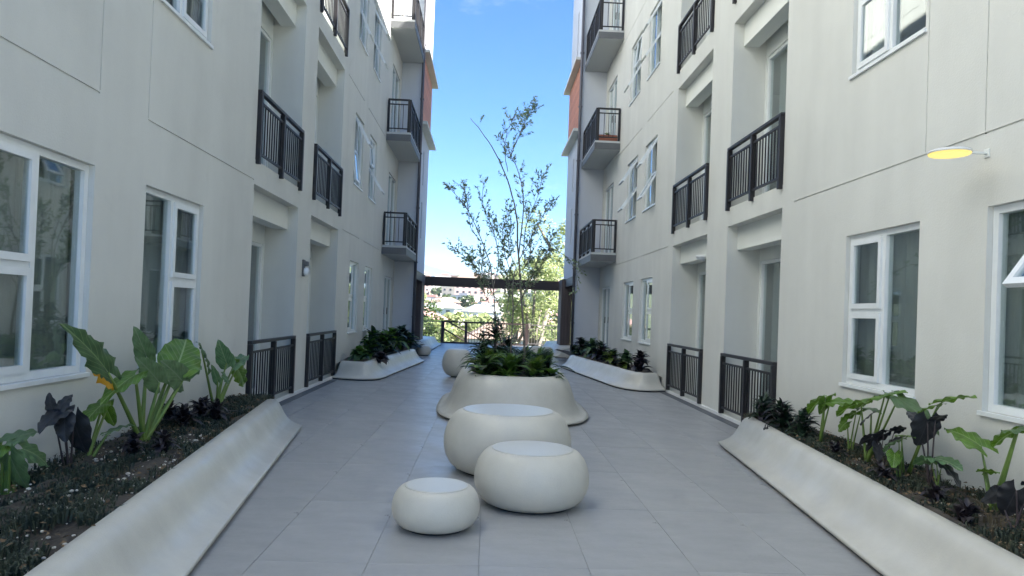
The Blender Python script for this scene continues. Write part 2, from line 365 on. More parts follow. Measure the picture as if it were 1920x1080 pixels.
# ================================================================== SETTING: terrain
def terrain():
    bm = bmesh.new()
    xs = [-6000, -3000, -1500, -800, -400, -200, -100, -50, -25, -12, 0, 12, 25, 50, 100, 200, 400, 800, 1500, 3000, 6000]
    prof = [(-3000, -2), (-400, -1), (-60, -0.5), (33, -0.5), (38, -5), (60, -8), (110, -9), (160, -9), (230, -7), (320, -3), (450, 4), (620, 15), (800, 27), (1100, 46), (1600, 62), (2400, 70)]
    rnd = random.Random(3); rows = []
    for y, z in prof:
        rows.append([bm.verts.new((x, y, z+(rnd.uniform(-.02, .02)*abs(y) if y > 150 else 0))) for x in xs])
    for A, B in zip(rows, rows[1:]):
        for i in range(len(xs)-1): bm.faces.new((A[i], A[i+1], B[i+1], B[i])).smooth = True
    tag(obj('hillside_ground', bm, 'terrain'), kind='structure')
    bm = bmesh.new(); rows = []
    rnd = random.Random(11)
    ph = [rnd.random()*6 for _ in range(6)]
    for j, (y, k) in enumerate(((2390, 0.0), (3000, .25), (3600, .62), (4200, 1.0), (5200, .7), (7000, 0.2))):
        row = []
        for i in range(-40, 41):
            x = i*130
            r = 120+40*sin(x*.0011+ph[0])+28*sin(x*.0031+ph[1])+14*sin(x*.008+ph[2])+(x*-0.03)
            row.append(bm.verts.new((x, y+60*sin(x*.002+j), 70-5+r*k+10*sin(x*.013+j*2)*k)))
        rows.append(row)
    for A, B in zip(rows, rows[1:]):
        for i in range(80): bm.faces.new((A[i], A[i+1], B[i+1], B[i])).smooth = True
    tag(obj('mountains', bm, 'mount'), kind='structure')
terrain()

# terrace slab and tiles
XL, XR = -3.13, 3.69
bm = bmesh.new(); box(bm, -9, 9, -9, 32.4, -0.45, -0.012)
pav = tag(obj('pavement', bm, 'grout'), kind='structure')
bmt = bmesh.new(); TW, TL = 0.65, 1.3
box(bmt, 0.0012, TW-0.0012, 0.0012, TL-0.0012, -0.011, 0.0, bev=0.0008)
tme = finish(bmt, 'paving_tile', 'tile')
nx = 0
x = -3.245
cols = []
while x < 3.6:
    cols.append(x); x += TW
n_t = 0
for j in range(24):
    for i, xx in enumerate(cols):
        yy = 1.6+j*TL+(0.0 if i % 2 == 0 else 0)
        if yy > 31.2: continue
        o = inst('paving_tile', tme, pav, loc=(xx, yy, random.uniform(-.0006, .0006))); n_t += 1
bm = bmesh.new()
for (a, b, c, d) in ((-9, 9, -9, 1.597), (-9, -3.25, 1.6, 32.4), (3.91, 9, 1.6, 32.4)): box(bm, a, b, c, d, -0.011, -0.001)
tag(obj('terrace_edge_paving', bm, 'tile'), kind='structure')

# ================================================================== BUILDINGS
def building(side):
    X0 = XL if side < 0 else XR; s = side
    nm = 'left' if side < 0 else 'right'
    B = empty('apartment_building', (X0+s*3, 10, 0), 'off-white apartment block along the %s side of the courtyard with loggias, balconies and orange cladding' % nm, 'building')
    B.location = (0, 0, 0)
    HT = 17.2 if side < 0 else 16.2  # unseen right top set to keep the sun high on the left wall
    ST = 3.3 if side < 0 else 3.25
    holes = []
    G = []  # grooves
    # near windows
    if side < 0:
        near = [(4.36, 5.68, False), (6.52, 7.82, True)]; la, lb = (9.42, 11.6), (12.44, 14.68); wz = [(0.90, 2.53), (4.28, 5.88), (7.56, 9.16), (10.86, 12.46), (14.16, 15.76)]
        far = [(16.03, 17.13), (18.0, 19.1)]; lz = [(0.06, 3.06), (3.38, 6.36), (6.68, 9.66), (9.98, 12.96), (13.28, 16.26)]
        dk = [(0.45, 2.45), (3.38, 5.6), (6.67, 8.9), (9.95, 12.2), (13.25, 15.4)]; soff = [3.04, 6.33, 9.62, 12.9]; YR = 21.45; YE = 23.5; XW = -2.49; gz = 3.11
    else:
        near = [(3.82, 5.15, False), (5.98, 7.23, True)]; la, lb = (8.88, 10.93), (11.97, 14.2); wz = [(0.90, 2.42), (4.08, 5.66), (7.30, 8.88), (10.55, 12.13)]
        far = [(15.9, 17.15), (18.0, 19.35)]; lz = [(0.06, 2.96), (3.25, 6.15), (6.5, 9.4), (9.75, 12.65)]
        dk = [(0.45, 2.4), (3.40, 5.6), (6.7, 8.9), (10.0, 12.2)]; soff = [3.08, 6.36, 9.62, 12.8]; YR = 21.5; YE = 23.5; XW = 2.88; gz = 2.98
    y00 = -2.6  # unseen block ends cut short so sunlit ground behind bounces light in
    nearall = near
    for a, b, f in nearall:
        for z0, z1 in wz: holes.append((a, b, z0, z1, 0.13, False))
    for a, b in far:
        for z0, z1 in wz: holes.append((a, b, z0, z1, 0.13, False))
    LD = 0.52
    for a, b in (la, lb):
        for z0, z1 in lz: holes.append((a, b, z0, z1, LD, False))
    for z0, z1 in dk: holes.append((YR, YE-0.35, z0, z1, 0.10, False))
    # fine recessed render joints (never crossing an opening)
    gw = 0.016
    p1, p2 = (5.70, 6.50) if side < 0 else (5.20, 5.93)
    pe = la[0]-0.35 if side > 0 else la[0]-0.02
    for k in range(4):
        z = gz+k*ST+(0.0)
        if z > HT-0.5: break
        for a, b in ((y00+.2, p1), (p2 if side < 0 else p1, pe), (lb[1]+0.4, 17.0), (17.6, YR-0.2)):
            G.append((a, b, z-gw/2, z+gw/2, 0.012, True))
    for k in range(4):
        z = gz+k*ST; zt = wz[k+1][0] if k+1 < len(wz) else z+1
        for yy in (p1, p2):
            G.append((yy-0.007, yy+0.007, z+0.02, z+ST-0.7, 0.010, True))
    if side > 0:
        G.append((8.50, 8.514, 0.05, 12.5, 0.01, True))
    # keep grooves away from windows
    G2 = []
    for g in G:
        bad = any(not (g[1] <= h[0] or g[0] >= h[1] or g[3] <= h[2] or g[2] >= h[3]) for h in holes+G2)
        if not bad: G2.append(g)
    bm = bmesh.new()
    if side > 0:
        HL = 13.9  # unseen top of near block kept low, lets sun onto left wall for bounce
        hs = holes+G2; hn = [h for h in hs if h[0] < 9.5 and h[2] < HL-.6]; hf = [h for h in hs if h[1] > 9.5 and h[0] > 8.6]
        facade(bm, X0, s, y00, 11.4, 0, HL, [h for h in hs if h[0] < 11.4 and h[2] < HL-.6]); facade(bm, X0, s, 11.4, YE, 0, HT, [h for h in hs if h[1] > 11.4])
        quad(bm, (X0, 11.4, HL), (X0+s*7, 11.4, HL), (X0+s*7, 11.4, HT), (X0, 11.4, HT))
        quad(bm, (X0, y00, HL), (X0+s*7, y00, HL), (X0+s*7, 11.4, HL), (X0, 11.4, HL))
    else:
        HL = HT; facade(bm, X0, s, y00, YE, 0, HT, holes+G2)
    # outer shell so that the rooms are dark
    XB = X0+s*7
    yq = 11.4
    quad(bm, (XB, yq, 0), (XB, 27.3, 0), (XB, 27.3, HT), (XB, yq, HT)); quad(bm, (XB, y00, 0), (XB, yq, 0), (XB, yq, HL), (XB, y00, HL))
    quad(bm, (X0, y00, 0), (XB, y00, 0), (XB, y00, HL), (X0, y00, HL))
    obj('wall', bm, 'wall', B)
    bm = bmesh.new(); box(bm, min(X0-s*0.05, XB), max(X0-s*0.05, XB), (y00-0.05 if side < 0 else 11.4), YE, HT, HT+0.35)
    if side > 0: box(bm, X0-0.05, XB, y00-.05, 11.398, 13.9, 14.1)
    obj('parapet', bm, 'wall', B)
    # room partitions and floors (dark interior)
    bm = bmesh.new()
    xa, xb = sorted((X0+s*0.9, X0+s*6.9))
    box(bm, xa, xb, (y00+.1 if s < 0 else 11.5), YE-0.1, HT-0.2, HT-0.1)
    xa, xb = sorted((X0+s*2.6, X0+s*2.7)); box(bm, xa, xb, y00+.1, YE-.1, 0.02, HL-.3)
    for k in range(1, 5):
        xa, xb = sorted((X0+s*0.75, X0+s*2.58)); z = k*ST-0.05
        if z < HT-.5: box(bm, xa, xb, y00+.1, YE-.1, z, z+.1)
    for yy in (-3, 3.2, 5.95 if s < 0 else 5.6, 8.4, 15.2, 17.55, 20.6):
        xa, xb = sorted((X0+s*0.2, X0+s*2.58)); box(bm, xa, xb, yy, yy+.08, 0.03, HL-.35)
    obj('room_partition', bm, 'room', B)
    # windows
    ck = 1
    for (a, b, f) in nearall:
        for k, (z0, z1) in enumerate(wz):
            t = (0, 0); cur = (ck % 4)+1 if side > 0 else (2 if k == 0 else (ck % 4)+1)
            if side > 0 and a == 3.82 and k == 0: t = (0.62, 0)
            add_window(B, side, X0+s*0.03, a, b, z0, z1, f, t, cur); ck += 1
    tl = {(-1, 1, 0): (0.5, 0.12), (-1, 1, 1): (0.1, 0.55), (-1, 2, 0): (0.5, 0.4), (-1, 2, 1): (0.5, 0.5),
          (1, 1, 0): (0.55, 0.5), (1, 1, 1): (0.55, 0.6), (1, 2, 0): (0.5, 0.55), (1, 2, 1): (0.1, 0.5)}
    for j, (a, b) in enumerate(far):
        for k, (z0, z1) in enumerate(wz):
            add_window(B, side, X0+s*0.03, a, b, z0, z1, False, tl.get((side, k, j), (0, 0)), (ck % 4)+1); ck += 1
    # loggias
    bm = bmesh.new()
    for ia, (a, b) in enumerate((la, lb)):
        for k, (z0, z1) in enumerate(lz):
            Xb = X0+s*LD
            d0, d1 = a+0.12, b-0.03
            facade(bm, Xb, s, a, b, z0, z1, [(d0, d1, z0+0.02, z0+2.38, 0.1, False)])
            add_door(B, side, Xb+s*0.02, d0, d1, z0+0.02, z0+2.38, (ia+k*2) % 3+1)
            xa, xb = sorted((X0+s*0.16, X0+s*0.40)); bs = bmesh.new(); box(bs, xa, xb, a+0.001, b-0.001, z1-0.36, z1-0.001); obj('loggia_beam', bs, 'wallin', B)
    obj('loggia_back_wall', bm, 'wallin', B)
    # loggia railings
    for (a, b) in (la, lb):
        for k, (z0, z1) in enumerate(lz[:3]):
            L = b-a-0.02; zb = z0+0.0
            mw = Matrix(((0,-1,0,X0-s*0.02),(1,0,0,a+0.01),(0,0,1,zb),(0,0,0,1)))
            add_railing(B, 'loggia_railing', mw, L, 0.93, (0.015, 0.5, 0.985), 20, 0.05 if k else 0.0)
    # white sill under the ground floor loggias and slab edges
    bm = bmesh.new()
    xa, xb = sorted((X0-s*0.025, X0+s*0.02)); box(bm, xa, xb, la[0]-0.05, lb[1]+0.1, 0.0, 0.055); obj('base_sill', bm, 'white', B)
    bm = bmesh.new()
    xa, xb = sorted((X0-s*0.17, X0-s*0.028)); box(bm, xa, xb, la[0]-0.6, 14.3, 0.001, 0.006); obj('dark_strip', bm, 'fascia', B)  # dark grey strip on the paving along the wall foot
    # far balconies
    for k, zs in enumerate(soff):
        xa, xb = sorted((X0-s*0.001, X0-s*(0.70 if s < 0 else 0.74))); ya, yb = 20.6, YE-0.02
        bm = bmesh.new(); box(bm, xa, xb, ya, yb, zs, zs+0.26); sb = obj('balcony_slab', bm, 'slab', B)
        xo = X0-s*(0.70 if s < 0 else 0.74)
        bm = bmesh.new(); x1, x2 = sorted((xo, xo-s*0.012)); box(bm, x1, x2, ya-0.012, yb, zs+0.004, zs+0.20)
        box(bm, xa+0.001, xb-0.001, ya-0.012, ya-0.001, zs+0.004, zs+0.20); obj('fascia', bm, 'fascia', sb)
        if k < 3:
            z = zs+0.27
            mw = Matrix(((0,-1,0,xo+s*0.04),(1,0,0,ya+0.03),(0,0,1,z),(0,0,0,1)))
            add_railing(B, 'balcony_railing', mw, yb-ya-0.05, 0.96, (0.012, 0.34, 0.66, 0.988), 22)
            x1, x2 = sorted((X0-s*0.02, xo+s*0.05))
            mw = Matrix(((1,0,0,x1),(0,1,0,ya+0.03),(0,0,1,z),(0,0,0,1)))
            add_railing(B, 'balcony_railing', mw, x2-x1, 0.96, (0.04, 0.96), 5)
    # recessed balcony doors
    for k, (z0, z1) in enumerate(dk): add_door(B, side, X0+s*0.04, YR, YE-0.35, z0, z1, (k % 3)+1)
    # wing beyond, stepping out into the courtyard and carried over the passage
    YW = 27.3; zb = 2.80
    zl, zu = 7.66, 10.06
    bm = bmesh.new()
    slits = [(25.2, 25.5, 4.0, 5.3, 0.12, False), (25.2, 25.5, 5.9, 7.1, 0.12, False), (25.2, 25.5, 10.8, 12.4, 0.12, False)]
    facade(bm, XW, s, YE, YW, zb, HT, slits)
    quad(bm, (X0+s*.0, YE, 0), (XW, YE, 0), (XW, YE, HT), (X0, YE, HT))
    XWB = X0+s*6
    quad(bm, (XW, YW, zb), (XWB, YW, zb), (XWB, YW, HT), (XW, YW, HT)); quad(bm, (XW, YE, zb), (XWB, YE, zb), (XWB, YW, zb), (XW, YW, zb))
    quad(bm, (XW+s*.9, YE+.3, zb), (XW+s*.9, YW, zb), (XW+s*.9, YW, HT), (XW+s*.9, YE+.3, HT))
    obj('wing_wall', bm, 'wing', B)
    bm = bmesh.new(); x1, x2 = sorted((XW-s*0.05, XWB)); box(bm, x1, x2, YE+.001, YW+0.05, HT, HT+0.35); obj('parapet', bm, 'wall', B)
    bm = bmesh.new(); x1, x2 = sorted((XW, X0)); 
    # return wall corner, full height, standing on the ground
    quad(bm, (XW, YE, 0), (XW, YE+0.25, 0), (XW, YE+0.25, zb), (XW, YE, zb)); quad(bm, (XW, YE+.25, 0), (X0+s*2, YE+.25, 0), (X0+s*2, YE+.25, zb), (XW, YE+.25, zb))
    obj('corner_wall', bm, 'wallin', B)
    for a, b, c, d, _, _ in slits:
        bm = bmesh.new(); x1, x2 = sorted((XW+s*0.08, XW+s*0.09)); box(bm, x1, x2, a, b, c, d); obj('window', bm, 'glass', B)
    for zz in (zl, zu):
        bm = bmesh.new(); x1, x2 = sorted((XW-s*0.24, XW)); box(bm, x1, x2, YE+0.12, YW+0.28, zz, zz+0.09)
        x1, x2 = sorted((XW, XW+s*2)); box(bm, x1, x2, YW+0.002, YW+0.28, zz, zz+0.09); obj('ledge', bm, 'wall', B)
    # orange boards
    nb = 12; hb = (zu-zl-0.11)/nb
    def brd():
        bm = bmesh.new(); box(bm, -0.012, 0.012, 0, YW-YE-0.16, 0.004, hb-0.010, bev=0.003); return finish(bm, 'cladding_board', 'orange')
    bme = cached(('ob', side), brd)
    for i in range(nb): inst('cladding_board', bme, B, loc=(XW-s*0.02, YE+0.14, zl+0.095+i*hb))
    # down pipe
    bm = bmesh.new(); tube(bm, [(XW-s*0.06, YE-0.05, 0.02), (XW-s*0.06, YE-0.05, HT)], 0.05, 10)
    for z in (1.2, 3.0, 4.8, 6.6, 8.4, 10.2): box(bm, XW-s*0.06-.062, XW-s*0.06+.062, YE-0.09, YE-0.0, z, z+.04)
    obj('drain_pipe', bm, 'pipe', B)
    return B
BL = building(-1); BR = building(1)

# passage: dark beams, brown clad columns, soffit
bm = bmesh.new(); box(bm, -2.46, 2.85, 27.36, 27.60, 2.40, 2.76)
o = tag(obj('steel_beam', bm, 'railfar'), 'dark brown beam spanning the far end of the courtyard between the two blocks', 'beam')
for s, XW in ((-1, -2.49), (1, 2.88)):
    nm = 'left' if s < 0 else 'right'
    bm = bmesh.new(); x1, x2 = sorted((XW+s*0.02, XW-s*0.05)); box(bm, x1, x2, 23.76, 27.34, 2.50, 2.79)
    tag(obj('edge_beam', bm, 'railfar'), 'dark edge beam along the foot of the %s far wing' % nm, 'beam', None)
    cx = XW+s*(0.15 if s < 0 else 0.02)
    E_ = empty('clad_column', (cx, 27.0, 0), 'brown board-clad column under the %s far wing beside the opening' % nm, 'column')
    bm = bmesh.new(); box(bm, -0.18, 0.18, -0.9, 0.28, 0.0, 2.79); obj('core', bm, 'railfar', E_)
    def bd():
        bm = bmesh.new(); box(bm, 0.004, 0.112, -0.02, 0, 0, 2.76, bev=.003); return finish(bm, 'board', 'brown')
    me = cached('cb', bd)
    for i in range(3): inst('board', me, E_, loc=(-0.18+i*0.12, -0.902, 0.01))
    for i in range(9): inst('board', me, E_, mw=Matrix.Translation((-s*0.182, -0.88+i*0.125+(0.12 if s > 0 else 0), 0.01)) @ Matrix.Rotation(pi/2*(1 if s < 0 else -1), 4, 'Z'))
    bm = bmesh.new(); x1, x2 = sorted((XW+s*0.45, XW+s*0.6)); box(bm, x1, x2, 23.8, 27.3, 0, 2.79)
    tag(obj('passage_wall', bm, 'brown'), 'dark brown screen wall in the shade of the %s passage' % nm, 'wall')
# passage ceiling lights (small, unlit) omitted where the photo shows none

# far guard rails -----------------------------------------------------------
def far_rail(x0, x1, y, label, m='railgrey', h=0.97):
    E_ = empty('guard_rail', ((x0+x1)/2, y, 0), label, 'railing')
    L = x1-x0
    bm = bmesh.new(); box(bm, -L/2, L/2, -.02, .02, h-.04, h); box(bm, -L/2, L/2, -.012, .012, .08, .11); box(bm, -L/2, L/2, -.012, .012, h-.20, h-.175); obj('top_rail', bm, m, E_)
    def b():
        bm = bmesh.new(); box(bm, -.008, .008, -.008, .008, .111, h-.201); return finish(bm, 'baluster', m)
    me = cached(('fb', m, h), b); n = int(L/0.13)
    for i in range(n): inst('baluster', me, E_, loc=(-L/2+(i+.5)*L/n, 0, 0))
    return E_
far_rail(-5.5, -2.05, 32.2, 'pale metal guard rail at the terrace edge left of the stair gate')
far_rail(1.85, 5.5, 32.2, 'pale metal guard rail at the terrace edge right of the stair gate')
E_ = empty('stair_guard', (-0.1, 32.0, 0), 'dark brown framed guard rail with a sloping handrail at the head of the stairs', 'railing')
bm = bmesh.new(); x0, x1 = -1.96, 1.96
box(bm, x0, x1, -.04, .04, .93, 1.0); box(bm, x0, x1, -.04, .04, 0.0, .07); obj('top_rail', bm, 'railfar', E_)
for xx, w in ((x0+.07, .075), (x0+1.12, .06), (x0+2.5, .05), (x1-.07, .075)):
    bm = bmesh.new(); box(bm, xx-w, xx+w, -.045, .045, .071, .929); obj('post', bm, 'railfar', E_)
bm = bmesh.new(); tube(bm, [(x0+.3, .3, .95), (x0+1.9, 1.6, 0.1)], .035, 6); tube(bm, [(x0+.12, .3, .62), (x0+1.4, 1.5, -.15)], .035, 6); obj('sloping_handrail', bm, 'railfar', E_)
def bb():
    bm = bmesh.new(); box(bm, -.01, .01, -.01, .01, .072, .928); return finish(bm, 'baluster', 'railfar')
me = cached('sgb', bb)
for i in range(20): inst('baluster', me, E_, loc=(x0+1.25+i*0.13, 0, 0))

# ================================================================== CAST BENCHES / PLANTERS
PROF = [(0.0, 0.028), (0.0, 0.050), (0.012, 0.056), (0.07, 0.075), (0.13, 0.108), (0.175, 0.150), (0.21, 0.200), (0.245, 0.265), (0.275, 0.315), (0.30, 0.342), (0.335, 0.358), (0.375, 0.360), (0.415, 0.352), (0.43, 0.335), (0.435, 0.20), (0.40, 0.028)]
def sweep(bm, path, prof, side):
    # path: foot line on plan; side=+1 -> inward is to the left of the travel direction
    P = [Vector((p[0], p[1], 0)) for p in path]; rings = []
    for i, p in enumerate(P):
        d0 = (P[i]-P[i-1]).normalized() if i else None; d1 = (P[i+1]-P[i]).normalized() if i < len(P)-1 else None
        if d0 is None: d0 = d1
        if d1 is None: d1 = d0
        n0 = Vector((-d0.y, d0.x, 0))*side; n1 = Vector((-d1.y, d1.x, 0))*side
        n = (n0+n1).normalized(); n = n/max(.5, n.dot(n0))
        rings.append([bm.verts.new(p+n*u+Vector((0, 0, z))) for u, z in prof])
    k = len(prof)
    for A, B in zip(rings, rings[1:]):
        for i in range(k):
            f = bm.faces.new((A[i], A[(i+1) % k], B[(i+1) % k], B[i])); f.smooth = True
    bm.faces.new(rings[0][::-1]); bm.faces.new(rings[-1])
def smooth_path(pts, n=8):
    # Catmull-Rom
    out = []
    P = [Vector(p) for p in pts]; P = [P[0]*2-P[1]]+P+[P[-1]*2-P[-2]]
    for i in range(1, len(P)-2):
        for t in range(n):
            t = t/n; a, b, c, d = P[i-1:i+3]
            out.append(0.5*((2*b)+(c-a)*t+(2*a-5*b+4*c-d)*t*t+(3*b-3*c+d-a)*t**3))
    out.append(P[-2]); return [(p.x, p.y) for p in out]
def planter_bench(path, side, label, curved=False, profile=PROF, group='cast concrete planter benches'):
    pts = smooth_path([(p[0], p[1], 0) for p in path]) if curved else path
    E_ = empty('planter_bench', (pts[0][0], pts[0][1], 0), label, 'planter', group)
    ox, oy = pts[0]; loc = [(a-ox, b-oy) for a, b in pts]
    bm = bmesh.new(); sweep(bm, loc, profile, side)
    me = finish(bm, 'shell', 'cast')
    o = inst('shell', me, E_)
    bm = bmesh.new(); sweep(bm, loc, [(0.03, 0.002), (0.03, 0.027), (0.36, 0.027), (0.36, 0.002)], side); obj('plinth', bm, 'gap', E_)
    return E_
# near left: foot runs (-2.17,8.6) -> (-1.08,0.4)
planter_bench([(-2.17, 8.6), (-1.87, 6.32), (-1.553, 3.93), (-1.29, 1.9), (-1.12, 0.6)], -1, 'long cream cast bench edging the planted bed at lower left')
planter_bench([(2.81, 8.4), (2.61, 6.3), (2.40, 4.2), (2.19, 1.9), (2.06, 0.5)], 1, 'long cream cast bench edging the planted bed at lower right')
planter_bench([(-3.11, 14.55), (-2.75, 14.42), (-2.38, 14.42), (-2.14, 14.75), (-2.04, 16.0), (-1.88, 18.0), (-1.72, 20.1)], 1, 'shorter cream cast bench round the far left bed beyond the loggias', True)
planter_bench([(3.67, 14.25), (3.30, 14.10), (2.98, 14.22), (2.72, 14.75), (2.53, 16.2), (2.30, 18.0), (2.08, 19.9)], -1, 'shorter cream cast bench round the far right bed beyond the loggias', True)
WIDE = [(u if u < 0.33 else u+0.35, z) for u, z in PROF]
planter_bench([(-2.0, 24.0), (-1.95, 27.0), (-1.9, 30.0)], 1, 'low white cast seat beside the brown column at the far left', profile=WIDE, group=None)
planter_bench([(2.35, 24.0), (2.3, 27.0), (2.25, 30.0)], -1, 'low white cast seat beside the brown column at the far right', profile=WIDE, group=None)

def soil(name, poly, z=0.30, seed=1):
    bm = bmesh.new(); A, B = poly  # two edge polylines of same length
    rnd = random.Random(seed); rows = []
    n = 10
    for (a, b) in zip(A, B):
        rows.append([bm.verts.new((a[0]+(b[0]-a[0])*i/n, a[1]+(b[1]-a[1])*i/n, z+rnd.uniform(-.02, .025)+(0.03*sin(i*1.3+a[1]*2)))) for i in range(n+1)])
    for P, Q in zip(rows, rows[1:]):
        for i in range(n): bm.faces.new((P[i], P[i+1], Q[i+1], Q[i])).smooth = True
    return tag(obj(name, bm, 'soil'), kind='structure')
def lin(p, q, n): return [(p[0]+(q[0]-p[0])*i/n, p[1]+(q[1]-p[1])*i/n) for i in range(n+1)]
soil('soil_bed', (lin((-3.128, 0.5), (-3.128, 9.0), 34), lin((-1.50, 0.5), (-2.63, 9.0), 34)), seed=1)
soil('soil_bed', (lin((3.688, 0.5), (3.688, 8.86), 34), lin((2.46, 0.5), (3.24, 8.86), 34)), seed=2)
soil('soil_bed', (lin((-3.128, 14.9), (-3.128, 23.4), 20), lin((-2.55, 14.9), (-2.0, 23.4), 20)), seed=3)
soil('soil_bed', (lin((3.688, 14.7), (3.688, 23.4), 20), lin((3.15, 14.7), (2.2, 23.4), 20)), seed=4)

# ---- central planter
def superring(cx, cy, hx, hy, e, z, n=72):
    out = []
    for k in range(n):
        a = 2*pi*k/n; c, s_ = cos(a), sin(a)
        out.append((cx+hx*math.copysign(abs(c)**(2/e), c), cy+hy*math.copysign(abs(s_)**(2/e), s_), z))
    return out
def rings_mesh(bm, rings, cap0=True, cap1=True):
    R = [[bm.verts.new(p) for p in r] for r in rings]; n = len(R[0])
    for A, B in zip(R, R[1:]):
        for k in range(n):
            f = bm.faces.new((A[k], A[(k+1) % n], B[(k+1) % n], B[k])); f.smooth = True
    if cap0: bm.faces.new(R[0][::-1])
    if cap1: bm.faces.new(R[-1])
E_ = empty('central_planter', (0.42, 11.3, 0), 'large flared cream cast planter with dense plants in the middle of the courtyard', 'planter')
prof = [(0.49, .03), (0.50, .042), (0.45, .058), (.39, .085), (.345, .14), (.305, .22), (.27, .33), (.235, .43), (.19, .52), (.135, .585), (.08, .615), (.02, .62), (0, .61), (-.01, .57), (-.01, .45)]
bm = bmesh.new(); rings_mesh(bm, [superring(0, 0, .64+o_, 1.55+o_, 3.2, z) for o_, z in prof], True, False); obj('shell', bm, 'cast', E_)
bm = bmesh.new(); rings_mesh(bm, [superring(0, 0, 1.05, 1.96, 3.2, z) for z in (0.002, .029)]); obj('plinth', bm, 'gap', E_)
bm = bmesh.new(); rings_mesh(bm, [superring(0, 0, .66, 1.57, 3.2, .54), superring(0, 0, .3, 1.0, 3, .575)], False, True); obj('soil', bm, 'soil', E_)

# ---- stools
def stool(name, cx, cy, r, h, tr, br, label, group='round cast concrete stools'):
    E_ = empty(name, (cx, cy, 0), label, 'stool', group)
    bm = bmesh.new(); rg = []; n = 56
    for i in range(25):
        t = i/24
        k = .46
        if t < k: rr = br+(r-br)*max(0, 1-((k-t)/k)**2)**.62
        else: rr = tr+(r-tr)*max(0, 1-((t-k)/(1-k))**2)**.62
        rg.append([(rr*cos(2*pi*j/n), rr*sin(2*pi*j/n), .018+(h-.018)*t) for j in range(n)])
    rings_mesh(bm, rg, True, True); obj('body', bm, 'cast', E_)
    bm = bmesh.new(); rings_mesh(bm, [[(q*cos(2*pi*j/n), q*sin(2*pi*j/n), z) for j in range(n)] for q, z in ((tr-.003, h+.0005), (tr-.006, h+.004), (tr-.02, h+.0055))]); obj('seat_top', bm, 'casttop', E_)
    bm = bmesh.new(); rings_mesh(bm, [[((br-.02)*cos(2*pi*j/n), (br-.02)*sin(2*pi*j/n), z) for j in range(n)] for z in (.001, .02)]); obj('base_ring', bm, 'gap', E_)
    return E_
stool('round_stool', -.305, 4.93, .302, .285, .222, .225, 'smallest cream round stool, nearest the camera on the left')
stool('round_stool', .395, 5.60, .452, .432, .325, .335, 'medium cream round stool in front of the largest one, right of the small stool')
stool('round_stool', .235, 6.76, .605, .568, .435, .45, 'largest cream round stool standing between the medium stool and the central planter')
stool('round_stool', -.64, 16.0, .34, .62, .19, .15, 'tall rounded stool half hidden behind the left side of the central planter')
stool('round_stool', -2.0, 22.8, .24, .32, .17, .17, 'small round stool beside the end of the far left planter bench')
stool('round_stool', 1.75, 22.8, .42, .42, .32, .30, 'round stool with bluish top behind the right of the central planter')

# ================================================================== PLANTS
def leaf_mesh(kind, mt, seed=0):
    rnd = random.Random(seed); bm = bmesh.new(); uvl = bm.loops.layers.uv.new('UVMap')
    ny, nxh = 22, 6; back = 0.30
    ph = rnd.random()*6; rag = kind == 'ragged'
    def hw(y):
        t = (y+back)/(1+back); t = min(max(t, 0), 1)
        return 0.5*max(0, sin(pi*t**0.72))**0.62*(1-0.15*t)
    rows = []
    for i in range(ny+1):
        y = -back+(1+back)*i/ny; h = hw(y); inner = 0 if y >= 0 else 0.20*(-y/back)**.7+0.0
        h = max(h, inner+0.004)
        for sd in (-1, 1):
            pass
        row = {}
        for sd in (-1, 1):
            l = []
            for j in range(nxh+1):
                x = inner+(h-inner)*j/nxh
                w = (j/nxh)**2
                z = 0.28*abs(x)-0.30*x*x*2-0.20*max(y, 0)**2+w*0.035*sin(y*19+ph+sd)-0.25*min(y, 0)**2
                xx = x*(1+(0.16*w*(1 if (i % 3 == 0) else -0.3) if rag else 0.03*w*sin(y*13+ph)))
                l.append((sd*xx, y, z))
            row[sd] = l
        rows.append(row)
    for sd in (-1, 1):
        V = [[bm.verts.new(p) for p in r[sd]] for r in rows]
        for A, B in zip(V, V[1:]):
            for j in range(nxh):
                q = (A[j], A[j+1], B[j+1], B[j]) if sd > 0 else (A[j], B[j], B[j+1], A[j+1])
                try: f = bm.faces.new(q)
                except ValueError: continue
                f.smooth = True
                for lp in f.loops: lp[uvl].uv = (lp.vert.co.x+.5, (lp.vert.co.y+back)/(1+back))
    bmesh.ops.remove_doubles(bm, verts=bm.verts, dist=0.0008)
    return finish(bm, 'leaf', mt)
def leaf_obj(plant, A, B, width, hint, mt, kind='heart', seed=0, twist=0.0, name='leaf', label=None):
    me = cached(('leaf', kind, mt, seed % 3), lambda: leaf_mesh(kind, mt, seed % 3))
    A, B = Vector(A), Vector(B); y = (B-A); L = y.length; y.normalize()
    n = Vector(hint); n = (n-y*n.dot(y)).normalized(); x = y.cross(n)
    m3 = Matrix((x*width, y*L, n*L)).transposed()
    o = inst(name, me, plant, mw=Matrix.Translation(A) @ m3.to_4x4())
    if label: o['label'] = label
    return o
def stalk_obj(plant, p0, p1, r0, r1, mt, bend=0.15):
    p0, p1 = Vector(p0), Vector(p1); pts = []
    for i in range(7):
        t = i/6; q = p0.lerp(p1, t); q.z += bend*sin(pi*t)*(p1-p0).length*0.5; pts.append(q)
    bm = bmesh.new(); tube(bm, pts, [r0+(r1-r0)*i/6 for i in range(7)], 6); return obj('stalk', bm, mt, plant)
def m_dark(lf, mt): return (lf[7] if len(lf) > 7 and lf[7] else mt) == 'tarodark' and lf[0] > 0
